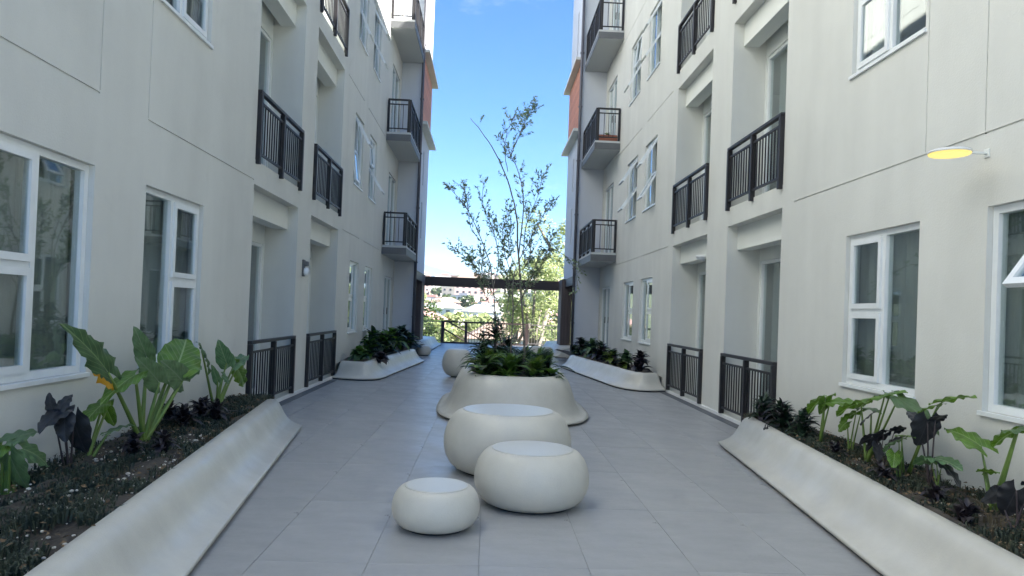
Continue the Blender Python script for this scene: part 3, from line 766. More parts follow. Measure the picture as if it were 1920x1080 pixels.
def taro(name, base, leaves, mt, label, cat='plant', stalk='stalk', r=0.016, group=None, jitter=0.1):
    """leaves: (Ax,Ay,Az, Bx,By,Bz, width[, material[, kind]])"""
    E_ = empty(name, base, label, cat, group); b = Vector(base); rnd = random.Random(int(abs(base[1])*1000))
    for i, lf in enumerate(leaves):
        A = Vector(lf[:3])-b; B = Vector(lf[3:6])-b; w = lf[6]*(1.35 if base[0] > 0 else 1.0)
        if base[0] > 0: B = A+(B-A)*1.12
        if m_dark(lf, mt): w *= .8
        m = lf[7] if len(lf) > 7 and lf[7] else mt; kd = lf[8] if len(lf) > 8 else 'heart'
        hint = Vector(lf[9]) if len(lf) > 9 else Vector((rnd.uniform(-.3, .3), -0.75, 0.62))
        leaf_obj(E_, A, B, w, hint, m, kd, i)
        stalk_obj(E_, (rnd.uniform(-.02, .02), rnd.uniform(-.02, .02), -0.02), A, r, r*.45, stalk, rnd.uniform(-.05, .15))
    return E_
# --- left bed
x = -2.75
taro('elephant_ear', (x, 5.86, .30), [
    (-2.74, 5.26, .95, -2.74, 4.84, 1.30, .22, 'taroburn', 'ragged', (0.75, -.55, .35)),
    (-2.66, 6.24, .93, -2.72, 6.60, 1.20, .38, None, 'heart', (.45, -.85, .15)),
    (-2.80, 6.50, .92, -2.78, 6.90, .98, .26, 'tarogrey', 'heart', (.5, -.7, .3)),
    (-2.85, 6.08, 1.00, -2.86, 5.90, 1.24, .17, 'tarogrey', 'heart', (.5, -.8, .1)),
    (-2.72, 5.62, .90, -2.75, 5.20, .80, .18, None, 'heart', (.1, -.6, .7)),
    (-2.65, 5.88, .82, -2.66, 5.60, 1.02, .22, 'tarogrey', 'heart', (.1, -.8, .5)),
    (-2.60, 6.20, .80, -2.62, 5.95, .98, .24, 'tarogrey', 'heart', (.2, -.8, .5)),
    (-2.62, 6.30, .84, -2.62, 6.56, .96, .22, 'taropale', 'heart', (0, -.8, .5)),
], 'taro', 'big elephant ear plant in the left bed with one ragged leaf yellowed at its edge', 'plant', r=.023)
taro('elephant_ear', (-2.85, 5.21, .28), [(-2.84, 5.40, .70, -2.82, 5.06, .62, .17, None, 'heart', (0, -.7, .7)), (-2.82, 5.42, .66, -2.80, 5.52, .50, .10, None, 'heart', (.3, -.8, .2)), (-2.76, 5.35, .5, -2.7, 5.62, .56, .06, 'tarogrey')], 'taro', 'young elephant ear with one broad green leaf between the dark one and the big one', r=.016)
taro('dark_elephant_ear', (-2.85, 5.01, .28), [(-2.84, 4.90, .73, -2.84, 4.64, .66, .17, None, 'heart', (0, -.6, .7)), (-2.84, 4.87, .74, -2.84, 4.98, .84, .10, None, 'heart', (0, -.7, .6)), (-2.78, 4.93, .66, -2.76, 5.03, .38, .20, None, 'heart', (0.1, -1, .1)), (-2.88, 4.86, .72, -2.9, 4.82, .84, .09, None, 'heart', (0, -.9, .3)), (-2.8, 4.86, .68, -2.76, 4.78, .54, .15, None, 'heart', (0, -.9, .3))], 'tarodark', 'blackish purple elephant ear standing in the left bed below the window', stalk='pstalk', r=.009)
taro('elephant_ear', (-2.9, 4.46, .24), [(-2.88, 4.42, .60, -2.86, 4.70, .66, .12, 'tarogrey'), (-2.84, 4.50, .54, -2.8, 4.80, .40, .17, 'taropale', 'heart', (.1, -.8, .5)), (-2.85, 4.40, .52, -2.80, 4.46, .28, .18, 'tarogrey'), (-2.9, 4.40, .58, -2.92, 4.15, .52, .16)], 'taro', 'elephant ear cut by the left edge of the picture', r=.014)
taro('elephant_ear', (-2.85, 7.66, .34), [
    (-2.84, 7.90, .82, -2.86, 7.70, 1.05, .20, 'taropale', 'heart', (.2, -.9, .2)), (-2.84, 8.12, .78, -2.85, 8.62, .95, .20, 'taropale', 'heart', (.1, -.8, .5)),
    (-2.84, 8.22, .74, -2.80, 8.60, .48, .24, None, 'heart', (.1, -.8, .5)), (-2.84, 7.20, 1.00, -2.84, 7.62, .74, .10, 'tarogrey'), (-2.8, 7.55, .66, -2.8, 7.40, .82, .09, 'taropale'), (-2.8, 7.7, .7, -2.75, 7.85, .6, .1, 'taropale')], 'taro', 'pale green elephant ear at the far end of the left bed by the railing', stalk='stalk', r=.018)
# --- right bed
taro('elephant_ear', (3.35, 6.94, .34), [(3.34, 6.86, .78, 3.33, 7.20, .66, .17, None, 'heart', (-.1, -.5, .8)), (3.33, 6.84, .76, 3.33, 6.92, .60, .08), (3.36, 6.80, .74, 3.4, 6.4, .82, .10)], 'taro', 'elephant ear with a folded green leaf at the far end of the right bed', r=.013)
taro('elephant_ear', (3.33, 6.05, .32), [(3.32, 6.16, .82, 3.30, 6.52, .73, .15, None, 'heart', (0, -.5, .8)), (3.32, 5.72, .93, 3.28, 6.14, .86, .24, None, 'heart', (-.1, -.6, .75)), (3.36, 5.66, .92, 3.4, 5.24, .80, .14, 'tarogrey', 'heart', (-.1, -.5, .8)), (3.38, 5.9, .9, 3.42, 5.6, .96, .10), (3.3, 5.95, .74, 3.28, 6.1, .66, .13, 'tarodark')], 'taro', 'tall elephant ear with dark green hanging leaves under the middle window of the right wall', r=.014)
taro('elephant_ear', (3.38, 5.55, .34), [(3.42, 5.20, .95, 3.44, 4.92, 1.07, .13, None, 'heart', (0, -.4, .9)), (3.40, 5.22, .92, 3.36, 5.40, .86, .09, None, 'heart', (0, -.4, .9)), (3.3, 5.5, .62, 3.28, 5.72, .56, .08, 'tarodark')], 'taro', 'slender elephant ear with one upraised leaf close to the right wall', r=.010)
taro('dark_elephant_ear', (3.32, 5.17, .33), [(3.30, 5.18, .82, 3.28, 5.22, .62, .22, None, 'heart', (0, -1, .1)), (3.30, 5.30, .80, 3.30, 5.42, .86, .10), (3.32, 5.12, .82, 3.3, 5.0, .9, .12)], 'tarodark', 'purple black elephant ear with rounded leaves in the middle of the right bed', stalk='pstalk', r=.009)
taro('dark_elephant_ear', (3.28, 5.75, .32), [(3.27, 5.7, .62, 3.25, 5.9, .5, .10), (3.27, 5.8, .6, 3.27, 5.6, .7, .08), (3.3, 5.6, .66, 3.3, 5.45, .74, .08), (3.28, 5.9, .56, 3.28, 6.05, .5, .08), (3.25, 5.75, .52, 3.2, 5.62, .44, .1)], 'tarodark', 'thin stemmed dark plant between the two tall elephant ears of the right bed', stalk='pstalk', r=.006)
taro('elephant_ear', (3.42, 6.48, .32), [(3.42, 6.42, .70, 3.40, 6.66, .60, .12, None, 'heart', (0, -.6, .7)), (3.44, 6.36, .74, 3.46, 6.12, .78, .11, 'tarogrey', 'heart', (0, -.5, .8)), (3.38, 6.5, .60, 3.34, 6.62, .50, .09)], 'taro', 'small elephant ear squeezed between the folded leaf plant and the tall one on the right', r=.009)
taro('elephant_ear', (3.24, 5.42, .32), [(3.22, 5.40, .62, 3.20, 5.58, .54, .10, 'tarogrey', 'heart', (0, -.7, .6)), (3.22, 5.36, .66, 3.22, 5.22, .70, .09, None, 'heart', (0, -.5, .8)), (3.20, 5.42, .52, 3.15, 5.34, .44, .09)], 'taro', 'small green elephant ear near the bench left of the purple black plant', r=.008)
taro('caladium', (3.28, 5.00, .32), [(3.27, 5.02, .56, 3.24, 4.74, .60, .12, 'taropale'), (3.27, 5.08, .54, 3.27, 5.25, .50, .10, 'taropale'), (3.27, 4.95, .54, 3.25, 4.72, .48, .09, 'tarodark')], 'taropale', 'low plant with speckled pale leaf in the right bed', r=.006)
taro('elephant_ear', (3.33, 4.53, .32), [(3.34, 4.66, .72, 3.35, 5.02, .83, .13, None, 'heart', (-.2, -.4, .8)), (3.38, 4.40, .87, 3.40, 4.64, .77, .11, None, 'heart', (-.1, -.4, .9)), (3.38, 4.38, .88, 3.42, 4.12, .94, .15, 'tarogrey', 'heart', (-.1, -.4, .9)), (3.32, 4.60, .56, 3.3, 4.44, .62, .07)], 'taro', 'tall stemmed elephant ear at the right edge of the picture', r=.013)
taro('dark_elephant_ear', (3.2, 4.15, .30), [(3.2, 4.15, .55, 3.18, 4.22, .38, .16), (3.2, 4.3, .5, 3.2, 4.4, .42, .1), (3.22, 4.05, .6, 3.22, 3.9, .66, .14)], 'tarodark', 'low dark elephant ear at the bottom right corner', stalk='pstalk', r=.008)

# --- bushes made of blades (ti plants, ferns)
def blade_mesh(L, w, mt, droop, n=6):
    bm = bmesh.new(); l = []
    for i in range(n+1):
        t = i/n; y = L*t*(1-droop*t*.25); z = L*(.25*t-droop*t*t*.55); ww = w*max(.02, max(0, sin(pi*min(1, .12+.88*t)))**.7)/2
        l.append((bm.verts.new((-ww, y, z+ww*.4)), bm.verts.new((0, y, z)), bm.verts.new((ww, y, z+ww*.4))))
    for a, b in zip(l, l[1:]):
        for k in (0, 1):
            bm.faces.new((a[k], a[k+1], b[k+1], b[k])).smooth = True
    return finish(bm, 'leaf', mt)
def frond_mesh(L, w, mt, droop, n=15):
    bm = bmesh.new(); pts = []
    for i in range(n+1):
        t = i/n; pts.append(Vector((0, L*t*(1-.12*droop*t), L*(.35*t-droop*t*t*.6))))
    tube(bm, pts[::3]+[pts[-1]] if n % 3 else pts[::3], .004, 3, cap=False)
    for i in range(1, n):
        t = i/n; lw = w*sin(pi*(.12+.86*t))**.8; p = pts[i]; d = (pts[i+1]-pts[i-1]).normalized(); hx = L/n*.42
        for sd in (-1, 1):
            o = Vector((sd*lw/2, lw*.18, -lw*.10)); q = p+o
            f = bm.faces.new([bm.verts.new(v) for v in (p-d*hx, p+o*.55-d*hx*.9+Vector((0, 0, .01)), q, p+o*.55+d*hx*.8, p+d*hx)])
    return finish(bm, 'frond', mt)
def bush(name, base, label, n, L, w, mt, kind='blade', lift=(0.2, 1.3), height=0.0, seed=0, cat='plant', group=None, part=None, stem=True):
    rnd = random.Random(seed*77+5); E_ = empty(name, base, label, cat, group)
    fn = blade_mesh if kind == 'blade' else frond_mesh
    mts = mt if isinstance(mt, (list, tuple)) else [mt]
    for i in range(n):
        v = rnd.randrange(3); m = rnd.choice(mts)
        me = cached((kind, round(L, 2), round(w, 3), m, v), lambda: fn(L*(.85+.15*v), w, m, (.5, .9, 1.3)[v]))
        a = i*2.399+rnd.uniform(-.3, .3); el = rnd.uniform(*lift); h = height*rnd.random()
        sc = rnd.uniform(.7, 1.15)*(1-.5*(h/max(height, .01))**2 if height else 1)
        mw = Matrix.Translation((rnd.uniform(-.02, .02), rnd.uniform(-.02, .02), h)) @ Matrix.Rotation(a, 4, 'Z') @ Matrix.Rotation(el, 4, 'X') @ Matrix.Scale(sc, 4)
        inst(part or ('leaf' if kind == 'blade' else 'frond'), me, E_, mw=mw)
    if stem:
        bm = bmesh.new(); tube(bm, [(0, 0, -.03), (.01, .01, max(height, .08))], [.014, .008], 5); obj('stem', bm, 'pstalk', E_)
    return E_
# small dark ti plants, left bed
for i, (y, xx) in enumerate(((6.75, -2.8), (7.05, -2.62), (7.3, -2.85), (6.9, -3.0), (5.55, -2.45), (5.4, -2.6))):
    bush('ti_plant', (xx, y, .29), ['small blackish purple plant, nearest of those behind the big elephant ear', 'purple black plant at the bench side behind the big elephant ear', 'dark plant before the pale elephant ear in the left bed', 'dark plant against the wall behind the big elephant ear', 'low black leaved plant in front of the young green elephant ear', 'low black leaved clump right of the blackish elephant ear'][i], 44, (.24 if i < 4 else .16), .055, 'bushpurple', height=.18, seed=i, group='dark ti plants in the left bed')
# dark clumps near right railing
for i, (y, xx, L) in enumerate(((8.3, 3.3, .24), (8.0, 3.38, .26), (7.7, 3.3, .24), (7.45, 3.42, .22), (8.55, 3.42, .26), (7.15, 3.25, .16))):
    bush('cordyline', (xx, y, .29), ['dark bush just inside the end of the right bench', 'dark bluish bush before the right ground floor railing', 'dark bush left of the folded green leaf', 'dark bush touching the right wall by the railing', 'dark bush in front of the right railing, farthest of the clump', 'small low dark plant beside the bench top on the right'][i], 70, L*1.1, .06, ['bushpurple', 'ferndark', 'ferndark'], height=.26, seed=20+i, group='dark bushes at the far end of the right bed')
for i, (y, xx) in enumerate(((6.35, 3.2), (5.35, 3.08), (4.75, 3.1), (4.3, 3.0))):
    bush('ti_plant', (xx, y, .29), ['small black leaved plant under the far window of the right wall', 'black leaved clump near the bench in the middle of the right bed', 'thin dark plant before the speckled plant', 'low dark plant at the lower right of the bed'][i], 34, .18, .045, 'bushpurple', height=.10, seed=40+i, group='dark ti plants in the right bed')
# far left bed
k = 0
for (xx, y, L, mt, h) in ((-2.75, 15.6, .30, ['tarogrey', 'fern'], .15), (-2.7, 16.6, .42, ['ferndark', 'fern'], .25), (-2.55, 17.8, .5, ['ferndark', 'fern'], .3), (-2.5, 19.0, .55, ['ferndark', 'fern'], .35), (-2.4, 20.2, .55, ['ferndark'], .35), (-2.35, 21.4, .45, ['ferndark', 'fern'], .2), (-2.3, 15.6, .22, ['bushpurple'], .1), (-2.9, 18.3, .5, ['ferndark', 'fern'], .35)):
    mt = [m if m in M else 'fern' for m in mt]
    bush('philodendron', (xx, y, .30), ['grey green plant at the near end of the far left bed', 'second leafy plant of the far left bed', 'leafy dark green plant in the middle of the far left bed', 'tallest leafy plant of the far left bed', 'dark leafy plant near the far balcony on the left', 'last leafy plant before the left drain pipe', 'low reddish brown plant at the near corner of the far left bed', 'leafy plant against the wall of the far left bed'][k], 60, L*1.15, .20, mt, lift=(.1, 1.3), height=h*1.5, seed=60+k, group='leafy plants in the far left bed'); k += 1
k = 0
for (xx, y, L, mt, h) in ((3.35, 15.3, .32, ['bushpurple'], .25), (3.25, 16.4, .34, ['tarogrey', 'ferndark'], .2), (3.1, 17.3, .34, ['fernb', 'bushpurple', 'ferndark'], .2), (3.0, 18.3, .38, ['ferndark', 'bushpurple'], .28), (2.9, 19.3, .42, ['ferndark', 'tarogrey'], .32), (2.75, 20.4, .42, ['ferndark', 'bushpurple'], .3), (3.1, 16.0, .2, ['fernb', 'bushpurple'], .1), (2.7, 21.6, .25, ['ferndark'], .1)):
    bush('philodendron', (xx, y, .30), ['brownish purple bush at the near end of the far right bed', 'grey green leafy plant second in the far right bed', 'plant with some yellow leaves in the far right bed', 'dark leafy plant in the middle of the far right bed', 'tallest leafy plant of the far right bed', 'dark plant below the far right balcony', 'low yellowish plant at the rim of the far right bed', 'low green plant by the right drain pipe'][k], 60, L*1.15, .16, mt, lift=(.1, 1.3), height=h*1.5, seed=80+k, group='leafy plants in the far right bed'); k += 1
# central planter planting
PZ = .56
bush('dark_conifer', (.12, 10.75, PZ), 'dark spiky shrub rising highest from the middle of the central planter', 150, .40, .06, ['ferndark', 'ferndark', 'tarogrey'], lift=(-.1, .7), height=.84, seed=101, cat='shrub')
bush('dark_conifer', (.34, 10.95, PZ), 'second dark spiky shrub, shorter and right of the highest one', 110, .36, .055, ['ferndark'], lift=(-.1, .9), height=.55, seed=102, cat='shrub')
bush('dark_conifer', (-.06, 11.05, PZ), 'dark spiky shrub just behind and left of the highest one', 110, .40, .055, ['ferndark', 'tarogrey'], lift=(-.1, .8), height=.62, seed=103, cat='shrub')
for i, (xx, y, L, mt) in enumerate(((-.0, 10.05, .42, ['fern', 'ferndark']), (.35, 10.1, .46, ['fern']), (.05, 10.5, .5, ['fern', 'fernb']), (.72, 10.15, .40, ['fern', 'fernb']), (.88, 10.6, .46, ['fern', 'ferndark']), (.5, 10.7, .5, ['ferndark']), (.6, 11.4, .5, ['ferndark', 'fern']), (.0, 11.6, .5, ['ferndark']), (.9, 12.0, .45, ['fern']), (.2, 12.3, .45, ['fern', 'ferndark']))):
    bush('fern', (xx, y, PZ), ['fern spilling over the front left of the central planter', 'fern at the front middle of the central planter', 'bright arching fern left of the dark spiky shrub', 'yellowish fern at the front right of the central planter', 'fern leaning out to the right of the central planter', 'dark fern behind the front ferns', 'fern at the foot of the slender tree', 'dark fern at the left rear of the central planter', 'fern at the right rear of the central planter', 'fern at the very back of the central planter'][i], 34, L*.92, .20, mt, 'frond', lift=(.35, 1.4), height=.16, seed=110+i, group='ferns in the central planter', stem=False)
for i, (xx, y) in enumerate(((-.05, 9.98), (.3, 9.95), (.65, 9.98), (.95, 10.1))):
    bush('cast_iron_plant', (xx, y, PZ), ['dark low plant at the front left rim of the central planter', 'dark low plant at the front rim left of centre', 'dark low plant at the front rim right of centre', 'dark low plant at the front right rim of the central planter'][i], 34, .28, .07, ['ferndark', 'fern'], lift=(.0, 1.1), seed=130+i, group='low dark plants along the planter rim')
# fallen leaf on the right bench
E_ = empty('hanging_leaf', (3.06, 7.55, .36), 'single dark heart shaped leaf hanging over the top of the right bench', 'leaf')
leaf_obj(E_, (-.02, 0, .0), (-.06, -.02, -.12), .07, (-1, -.4, .3), 'tarodark', name='blade'); stalk_obj(E_, (.12, .05, .02), (-.02, 0, .0), .004, .003, 'pstalk')
bpy.context.view_layer.update()

# --- ground cover and pebbles
def scatter_grass(name, region, n, seed, mt, hmax=.10, z=.30):
    rnd = random.Random(seed); verts = []; faces = []
    for _ in range(n):
        x, y = region(rnd); h = hmax*rnd.uniform(.4, 1.0); a = rnd.random()*6.28; w = .004+.003*rnd.random(); lean = h*rnd.uniform(.2, .9); b = rnd.random()*6.28
        dx, dy = cos(a)*w, sin(a)*w; lx, ly = cos(b)*lean, sin(b)*lean; k = len(verts)
        verts += [(x-dx, y-dy, z-.02), (x+dx, y+dy, z-.02), (x+lx*.4+dx*.8, y+ly*.4+dy*.8, z+h*.7), (x+lx*.4-dx*.8, y+ly*.4-dy*.8, z+h*.7), (x+lx, y+ly, z+h*.8)]
        faces += [(k, k+1, k+2, k+3), (k+3, k+2, k+4)]
    me = bpy.data.meshes.new(name); me.from_pydata(verts, [], faces); me.materials.append(M[mt])
    o = inst(name, me); o['kind'] = 'stuff'; return o
def scatter_pebbles(name, region, n, seed, z=.31, smin=.006, smax=.020):
    rnd = random.Random(seed); bm = bmesh.new()
    for _ in range(n):
        x, y = region(rnd); s_ = smin+(smax-smin)*rnd.random()**2
        m = Matrix.Translation((x, y, z+rnd.uniform(0, .025))) @ Matrix.Rotation(rnd.random()*6, 4, 'Z') @ Matrix.Diagonal((s_*rnd.uniform(.7, 1.4), s_, s_*.6, 1))
        bmesh.ops.create_icosphere(bm, subdivisions=1, radius=1, matrix=m)
    o = obj(name, bm, 'pebble'); o['kind'] = 'stuff'; return o
def clump(region, k, seed, rad=.12):
    r0 = random.Random(seed); cs = [region(r0) for _ in range(k)]
    def f(rnd):
        c = rnd.choice(cs); a = rnd.random()*6.28; q = rad*math.sqrt(rnd.random()); return c[0]+cos(a)*q, c[1]+sin(a)*q
    return f
def regL(rnd):
    y = rnd.uniform(2.4, 9.0); xi = -1.50-(y-.5)*1.13/8.5; return rnd.uniform(-3.1, xi-.02), y
def regR(rnd):
    y = rnd.uniform(2.6, 8.8); xi = 2.46+(y-.5)*.78/8.36; return rnd.uniform(xi+.02, 3.66), y
def inL(f): 
    def g(rnd):
        while True:
            x, y = f(rnd)
            if -3.12 < x < -1.52-(y-.5)*1.13/8.5: return x, y
    return g
def inR(f):
    def g(rnd):
        while True:
            x, y = f(rnd)
            if 2.48+(y-.5)*.78/8.36 < x < 3.68: return x, y
    return g
tag(scatter_grass('mondo_grass', inL(clump(regL, 150, 1)), 13000, 1, 'grass', .085), 'dark fine grass covering the left bed', 'grass')
tag(scatter_grass('mondo_grass', inR(clump(regR, 150, 2)), 10500, 2, 'grass', .085), 'dark fine grass covering the right bed', 'grass')
tag(scatter_grass('dry_grass', inL(clump(regL, 40, 3)), 2200, 3, 'dry', .05), 'dry brown grass blades among the left ground cover', 'grass')
tag(scatter_grass('dry_grass', inR(clump(regR, 60, 4)), 3500, 4, 'dry', .05), 'dry brown grass blades among the right ground cover', 'grass')
def regLn(rnd):
    y = 2.6+3.6*rnd.random()**1.3; xi = -1.50-(y-.5)*1.13/8.5; return rnd.uniform(-3.1, xi-.02), y
tag(scatter_pebbles('pebbles', inL(clump(regLn, 46, 5, .26)), 700, 5, smin=.003, smax=.017), 'pale pebbles and chips scattered on the left soil', 'pebbles')
tag(scatter_pebbles('pebbles', inR(clump(regR, 30, 6, .26)), 380, 6, smin=.003, smax=.015), 'pale pebbles and chips scattered on the right soil', 'pebbles')

M['litter'] = mat('dead_leaf', (0.14, 0.09, 0.045), .8, var=.5, scale=20)
def litter(name, region, n, seed, z=.315):
    rnd = random.Random(seed); vs = []; fs = []
    for _ in range(n):
        x, y = region(rnd); L = rnd.uniform(.015, .045); a = rnd.random()*6.28; d = Vector((cos(a), sin(a), rnd.uniform(-.3, .5))).normalized(); t = d.cross(Vector((rnd.uniform(-.4, .4), rnd.uniform(-.4, .4), 1))).normalized()
        p = Vector((x, y, z+rnd.uniform(.0, .05))); k = len(vs); vs += [p, p+d*L*.5+t*L*.28, p+d*L, p+d*L*.5-t*L*.28+Vector((0, 0, L*.2))]; fs.append((k, k+1, k+2, k+3))
    me = bpy.data.meshes.new(name); me.from_pydata(vs, [], fs); me.materials.append(M['litter']); o = inst(name, me); o['kind'] = 'stuff'; return o
tag(litter('leaf_litter', inL(regL), 1100, 9), 'brown fallen leaves lying in the left bed', 'leaf litter')
tag(litter('leaf_litter', inR(regR), 1100, 10), 'brown fallen leaves lying in the right bed', 'leaf litter')

# --- slender courtyard tree
def slender_tree():
    rnd = random.Random(5)
    E_ = empty('slender_tree', (.52, 10.6, .56), 'slender multi stemmed tree with sparse small leaves growing out of the central planter', 'tree')
    base = Vector((.52, 10.6, .56))
    stems = [
        ('trunk', [(.55, 10.6, .52), (.57, 10.6, .91), (.50, 10.6, 1.71), (.43, 10.62, 2.34), (.37, 10.6, 2.98), (.22, 10.55, 3.46), (.03, 10.5, 3.85), (-.20, 10.45, 4.15), (-.36, 10.42, 4.33)], .020, .004, 3, 0.0),
        ('branch', [(.43, 10.62, 2.34), (.47, 10.7, 2.8), (.48, 10.75, 3.2), (.40, 10.8, 3.6), (.26, 10.8, 3.9), (.08, 10.8, 4.22)], .011, .004, 26, .7),
        ('branch', [(.26, 10.78, 3.88), (.36, 10.8, 4.15), (.48, 10.85, 4.45), (.58, 10.9, 4.68)], .007, .003, 34, .9),
        ('branch', [(.22, 10.6, 3.60), (.16, 10.5, 3.9), (.20, 10.45, 4.2), (.30, 10.4, 4.4)], .006, .003, 20, .9),
        ('trunk', [(.18, 10.75, .52), (.14, 10.75, 1.06), (.07, 10.75, 1.85), (-.03, 10.7, 2.33), (-.30, 10.65, 2.90), (-.50, 10.6, 3.18), (-.72, 10.6, 3.38)], .013, .003, 26, .6),
        ('branch', [(.07, 10.75, 1.85), (.14, 10.85, 2.3), (.02, 10.9, 2.8), (-.13, 10.9, 3.12), (-.15, 10.9, 3.56)], .008, .003, 30, .7),
        ('branch', [(-.14, 10.68, 2.55), (-.30, 10.6, 2.75), (-.38, 10.55, 3.15), (-.42, 10.5, 3.3)], .006, .003, 16, .8),
        ('trunk', [(.36, 10.45, .52), (.37, 10.45, 1.38), (.38, 10.4, 2.10), (.60, 10.35, 2.60), (.74, 10.3, 2.9), (.88, 10.3, 3.10)], .012, .003, 30, .6),
        ('branch', [(.48, 10.38, 2.35), (.52, 10.3, 2.8), (.66, 10.3, 3.2), (.72, 10.3, 3.5)], .007, .003, 26, .8),
        ('branch', [(.55, 10.6, 1.8), (.78, 10.7, 2.40), (1.05, 10.8, 2.45), (1.28, 10.85, 2.25), (1.40, 10.9, 1.86)], .008, .003, 16, .45),
        ('branch', [(.20, 10.75, 1.55), (-.10, 10.8, 2.05), (-.35, 10.85, 2.3), (-.60, 10.9, 2.44)], .007, .003, 26, .6),
        ('branch', [(.50, 10.6, 1.71), (.72, 10.5, 2.1), (.85, 10.5, 2.4), (.92, 10.5, 2.7)], .007, .003, 26, .6),
        ('branch', [(.38, 10.6, 2.0), (.22, 10.5, 2.35), (.18, 10.45, 2.7), (.25, 10.4, 3.0)], .007, .003, 34, .6),
        ('branch', [(.14, 10.75, 1.4), (-.05, 10.65, 1.75), (-.2, 10.6, 2.1), (-.3, 10.55, 2.3)], .007, .003, 34, .6),
        ('branch', [(.37, 10.45, 1.5), (.55, 10.4, 1.85), (.66, 10.35, 2.1), (.7, 10.3, 2.3)], .007, .003, 34, .6),
        ('branch', [(.42, 10.6, 1.9), (.52, 10.75, 2.15), (.62, 10.8, 2.4), (.60, 10.8, 2.6)], .006, .003, 26, .6),
        ('branch', [(.07, 10.75, 1.7), (-.02, 10.85, 1.95), (-.12, 10.9, 2.15), (-.1, 10.9, 2.4)], .006, .003, 26, .6),
        ('branch', [(.47, 10.6, 2.0), (.35, 10.75, 2.3), (.28, 10.8, 2.5), (.3, 10.8, 2.8)], .006, .003, 24, .6),
        ('branch', [(.16, 10.75, 1.1), (.3, 10.65, 1.6), (.28, 10.6, 2.0), (.2, 10.6, 2.2)], .007, .003, 34, .6),
    ]
    lv = bmesh.new()
    def leaf(p, d):
        L = rnd.uniform(.032, .062); w = L*.42; d = d.normalized(); s_ = d.cross(Vector((rnd.uniform(-1, 1), rnd.uniform(-1, 1), rnd.uniform(-1, 1)))).normalized()
        n_ = d.cross(s_)*w*.25
        v = [lv.verts.new(q) for q in (p, p+d*L*.4+s_*w*.5+n_, p+d*L, p+d*L*.4-s_*w*.5+n_)]
        lv.faces.new(v)
    for nm, pts, r0, r1, nt, t0 in stems:
        P = [Vector(p)-base for p in pts]; q = []
        P2 = [P[0]*2-P[1]]+P+[P[-1]*2-P[-2]]
        for i in range(1, len(P2)-2):
            for t in range(4):
                t /= 4; a, b, c, d = P2[i-1:i+3]; v = 0.5*((2*b)+(c-a)*t+(2*a-5*b+4*c-d)*t*t+(3*b-3*c+d-a)*t**3)
                q.append(v+Vector((rnd.uniform(-.006, .006), rnd.uniform(-.006, .006), 0)))
        q.append(P[-1])
        bm = bmesh.new(); tube(bm, q, [r0+(r1-r0)*i/(len(q)-1) for i in range(len(q))], 5)
        # twigs
        for _ in range(nt):
            t = rnd.uniform(.25 if nm == 'branch' else .55, 1.0); i = min(int(t*(len(q)-1)), len(q)-2); p = q[i]; d = (q[i+1]-q[i]).normalized()
            dv = (d*.9+Vector((rnd.uniform(-1, 1), rnd.uniform(-1, 1), rnd.uniform(-.2, .9)))).normalized(); L = rnd.uniform(.10, .30)*(1 if nm == 'branch' else .8)
            e = p+dv*L+Vector((0, 0, -.03*L)); tube(bm, [p, (p+e)/2+Vector((0, 0, .02)), e], [.0028, .002, .0012], 3, cap=False)
            for k in range(int(5+L*26)):
                u = rnd.uniform(.2, 1); c = p.lerp(e, u); leaf(c, dv+Vector((rnd.uniform(-1, 1), rnd.uniform(-1, 1), rnd.uniform(-1, .5))))
        obj(nm, bm, 'bark', E_)
    obj('crown', lv, 'tleaf', E_)
slender_tree()

# ================================================================== BACKGROUND trees, houses
def bg_tree_meshes(seed, H, Rr, mt, leafn, ls):
    rnd = random.Random(seed); bt = bmesh.new(); P = [Vector((0, 0, -1)), Vector((.05*H*rnd.uniform(-1, 1), .02, H*.35)), Vector((.08*H*rnd.uniform(-1, 1), 0, H*.7))]
    tube(bt, P, [.035*H, .022*H, .01*H], 7); cl = []
    for i in range(9):
        a = rnd.random()*6.28; z0 = H*rnd.uniform(.25, .6); e = Vector((cos(a)*Rr*rnd.uniform(.4, .9), sin(a)*Rr*rnd.uniform(.4, .9), z0+H*rnd.uniform(.05, .35)))
        tube(bt, [P[1]*(z0/(H*.35)) if z0 < H*.35 else Vector((P[1].x, P[1].y, z0)), e], [.012*H, .005*H], 5); cl.append((e, Rr*rnd.uniform(.28, .5)))
    for i in range(16):
        a = rnd.random()*6.28; q = Rr*math.sqrt(rnd.random())*.85; z = H*rnd.uniform(.38, .95); q *= math.sqrt(max(.08, 1-((z/H-.6)/.42)**2)); cl.append((Vector((cos(a)*q, sin(a)*q, z)), Rr*rnd.uniform(.2, .42)))
    verts = []; faces = []
    for _ in range(leafn):
        c, r = rnd.choice(cl); d = Vector((rnd.gauss(0, 1), rnd.gauss(0, 1), rnd.gauss(0, 1))).normalized(); p = c+Vector((d.x, d.y, d.z*.75))*r*rnd.uniform(.55, 1.05)
        u = Vector((rnd.gauss(0, 1), rnd.gauss(0, 1), rnd.gauss(0, .6))).normalized(); v = u.cross(d+Vector((0, 0, .5))).normalized(); s_ = ls*rnd.uniform(.6, 1.3); k = len(verts)
        verts += [p-u*s_, p+v*s_*.45, p+u*s_, p-v*s_*.45]; faces.append((k, k+1, k+2, k+3))
    me = bpy.data.meshes.new('crown'); me.from_pydata(verts, [], faces); me.materials.append(M[mt])
    return finish(bt, 'trunk', 'bark'), me
def hz(y):
    pr = [(-60, -0.5), (33, -0.5), (38, -5), (60, -8), (110, -9), (160, -9), (230, -7), (320, -3), (450, 4), (620, 15), (800, 27), (1100, 46)]
    for (a, za), (b, zb) in zip(pr, pr[1:]):
        if a <= y <= b: return za+(zb-za)*(y-a)/(b-a)
    return 46
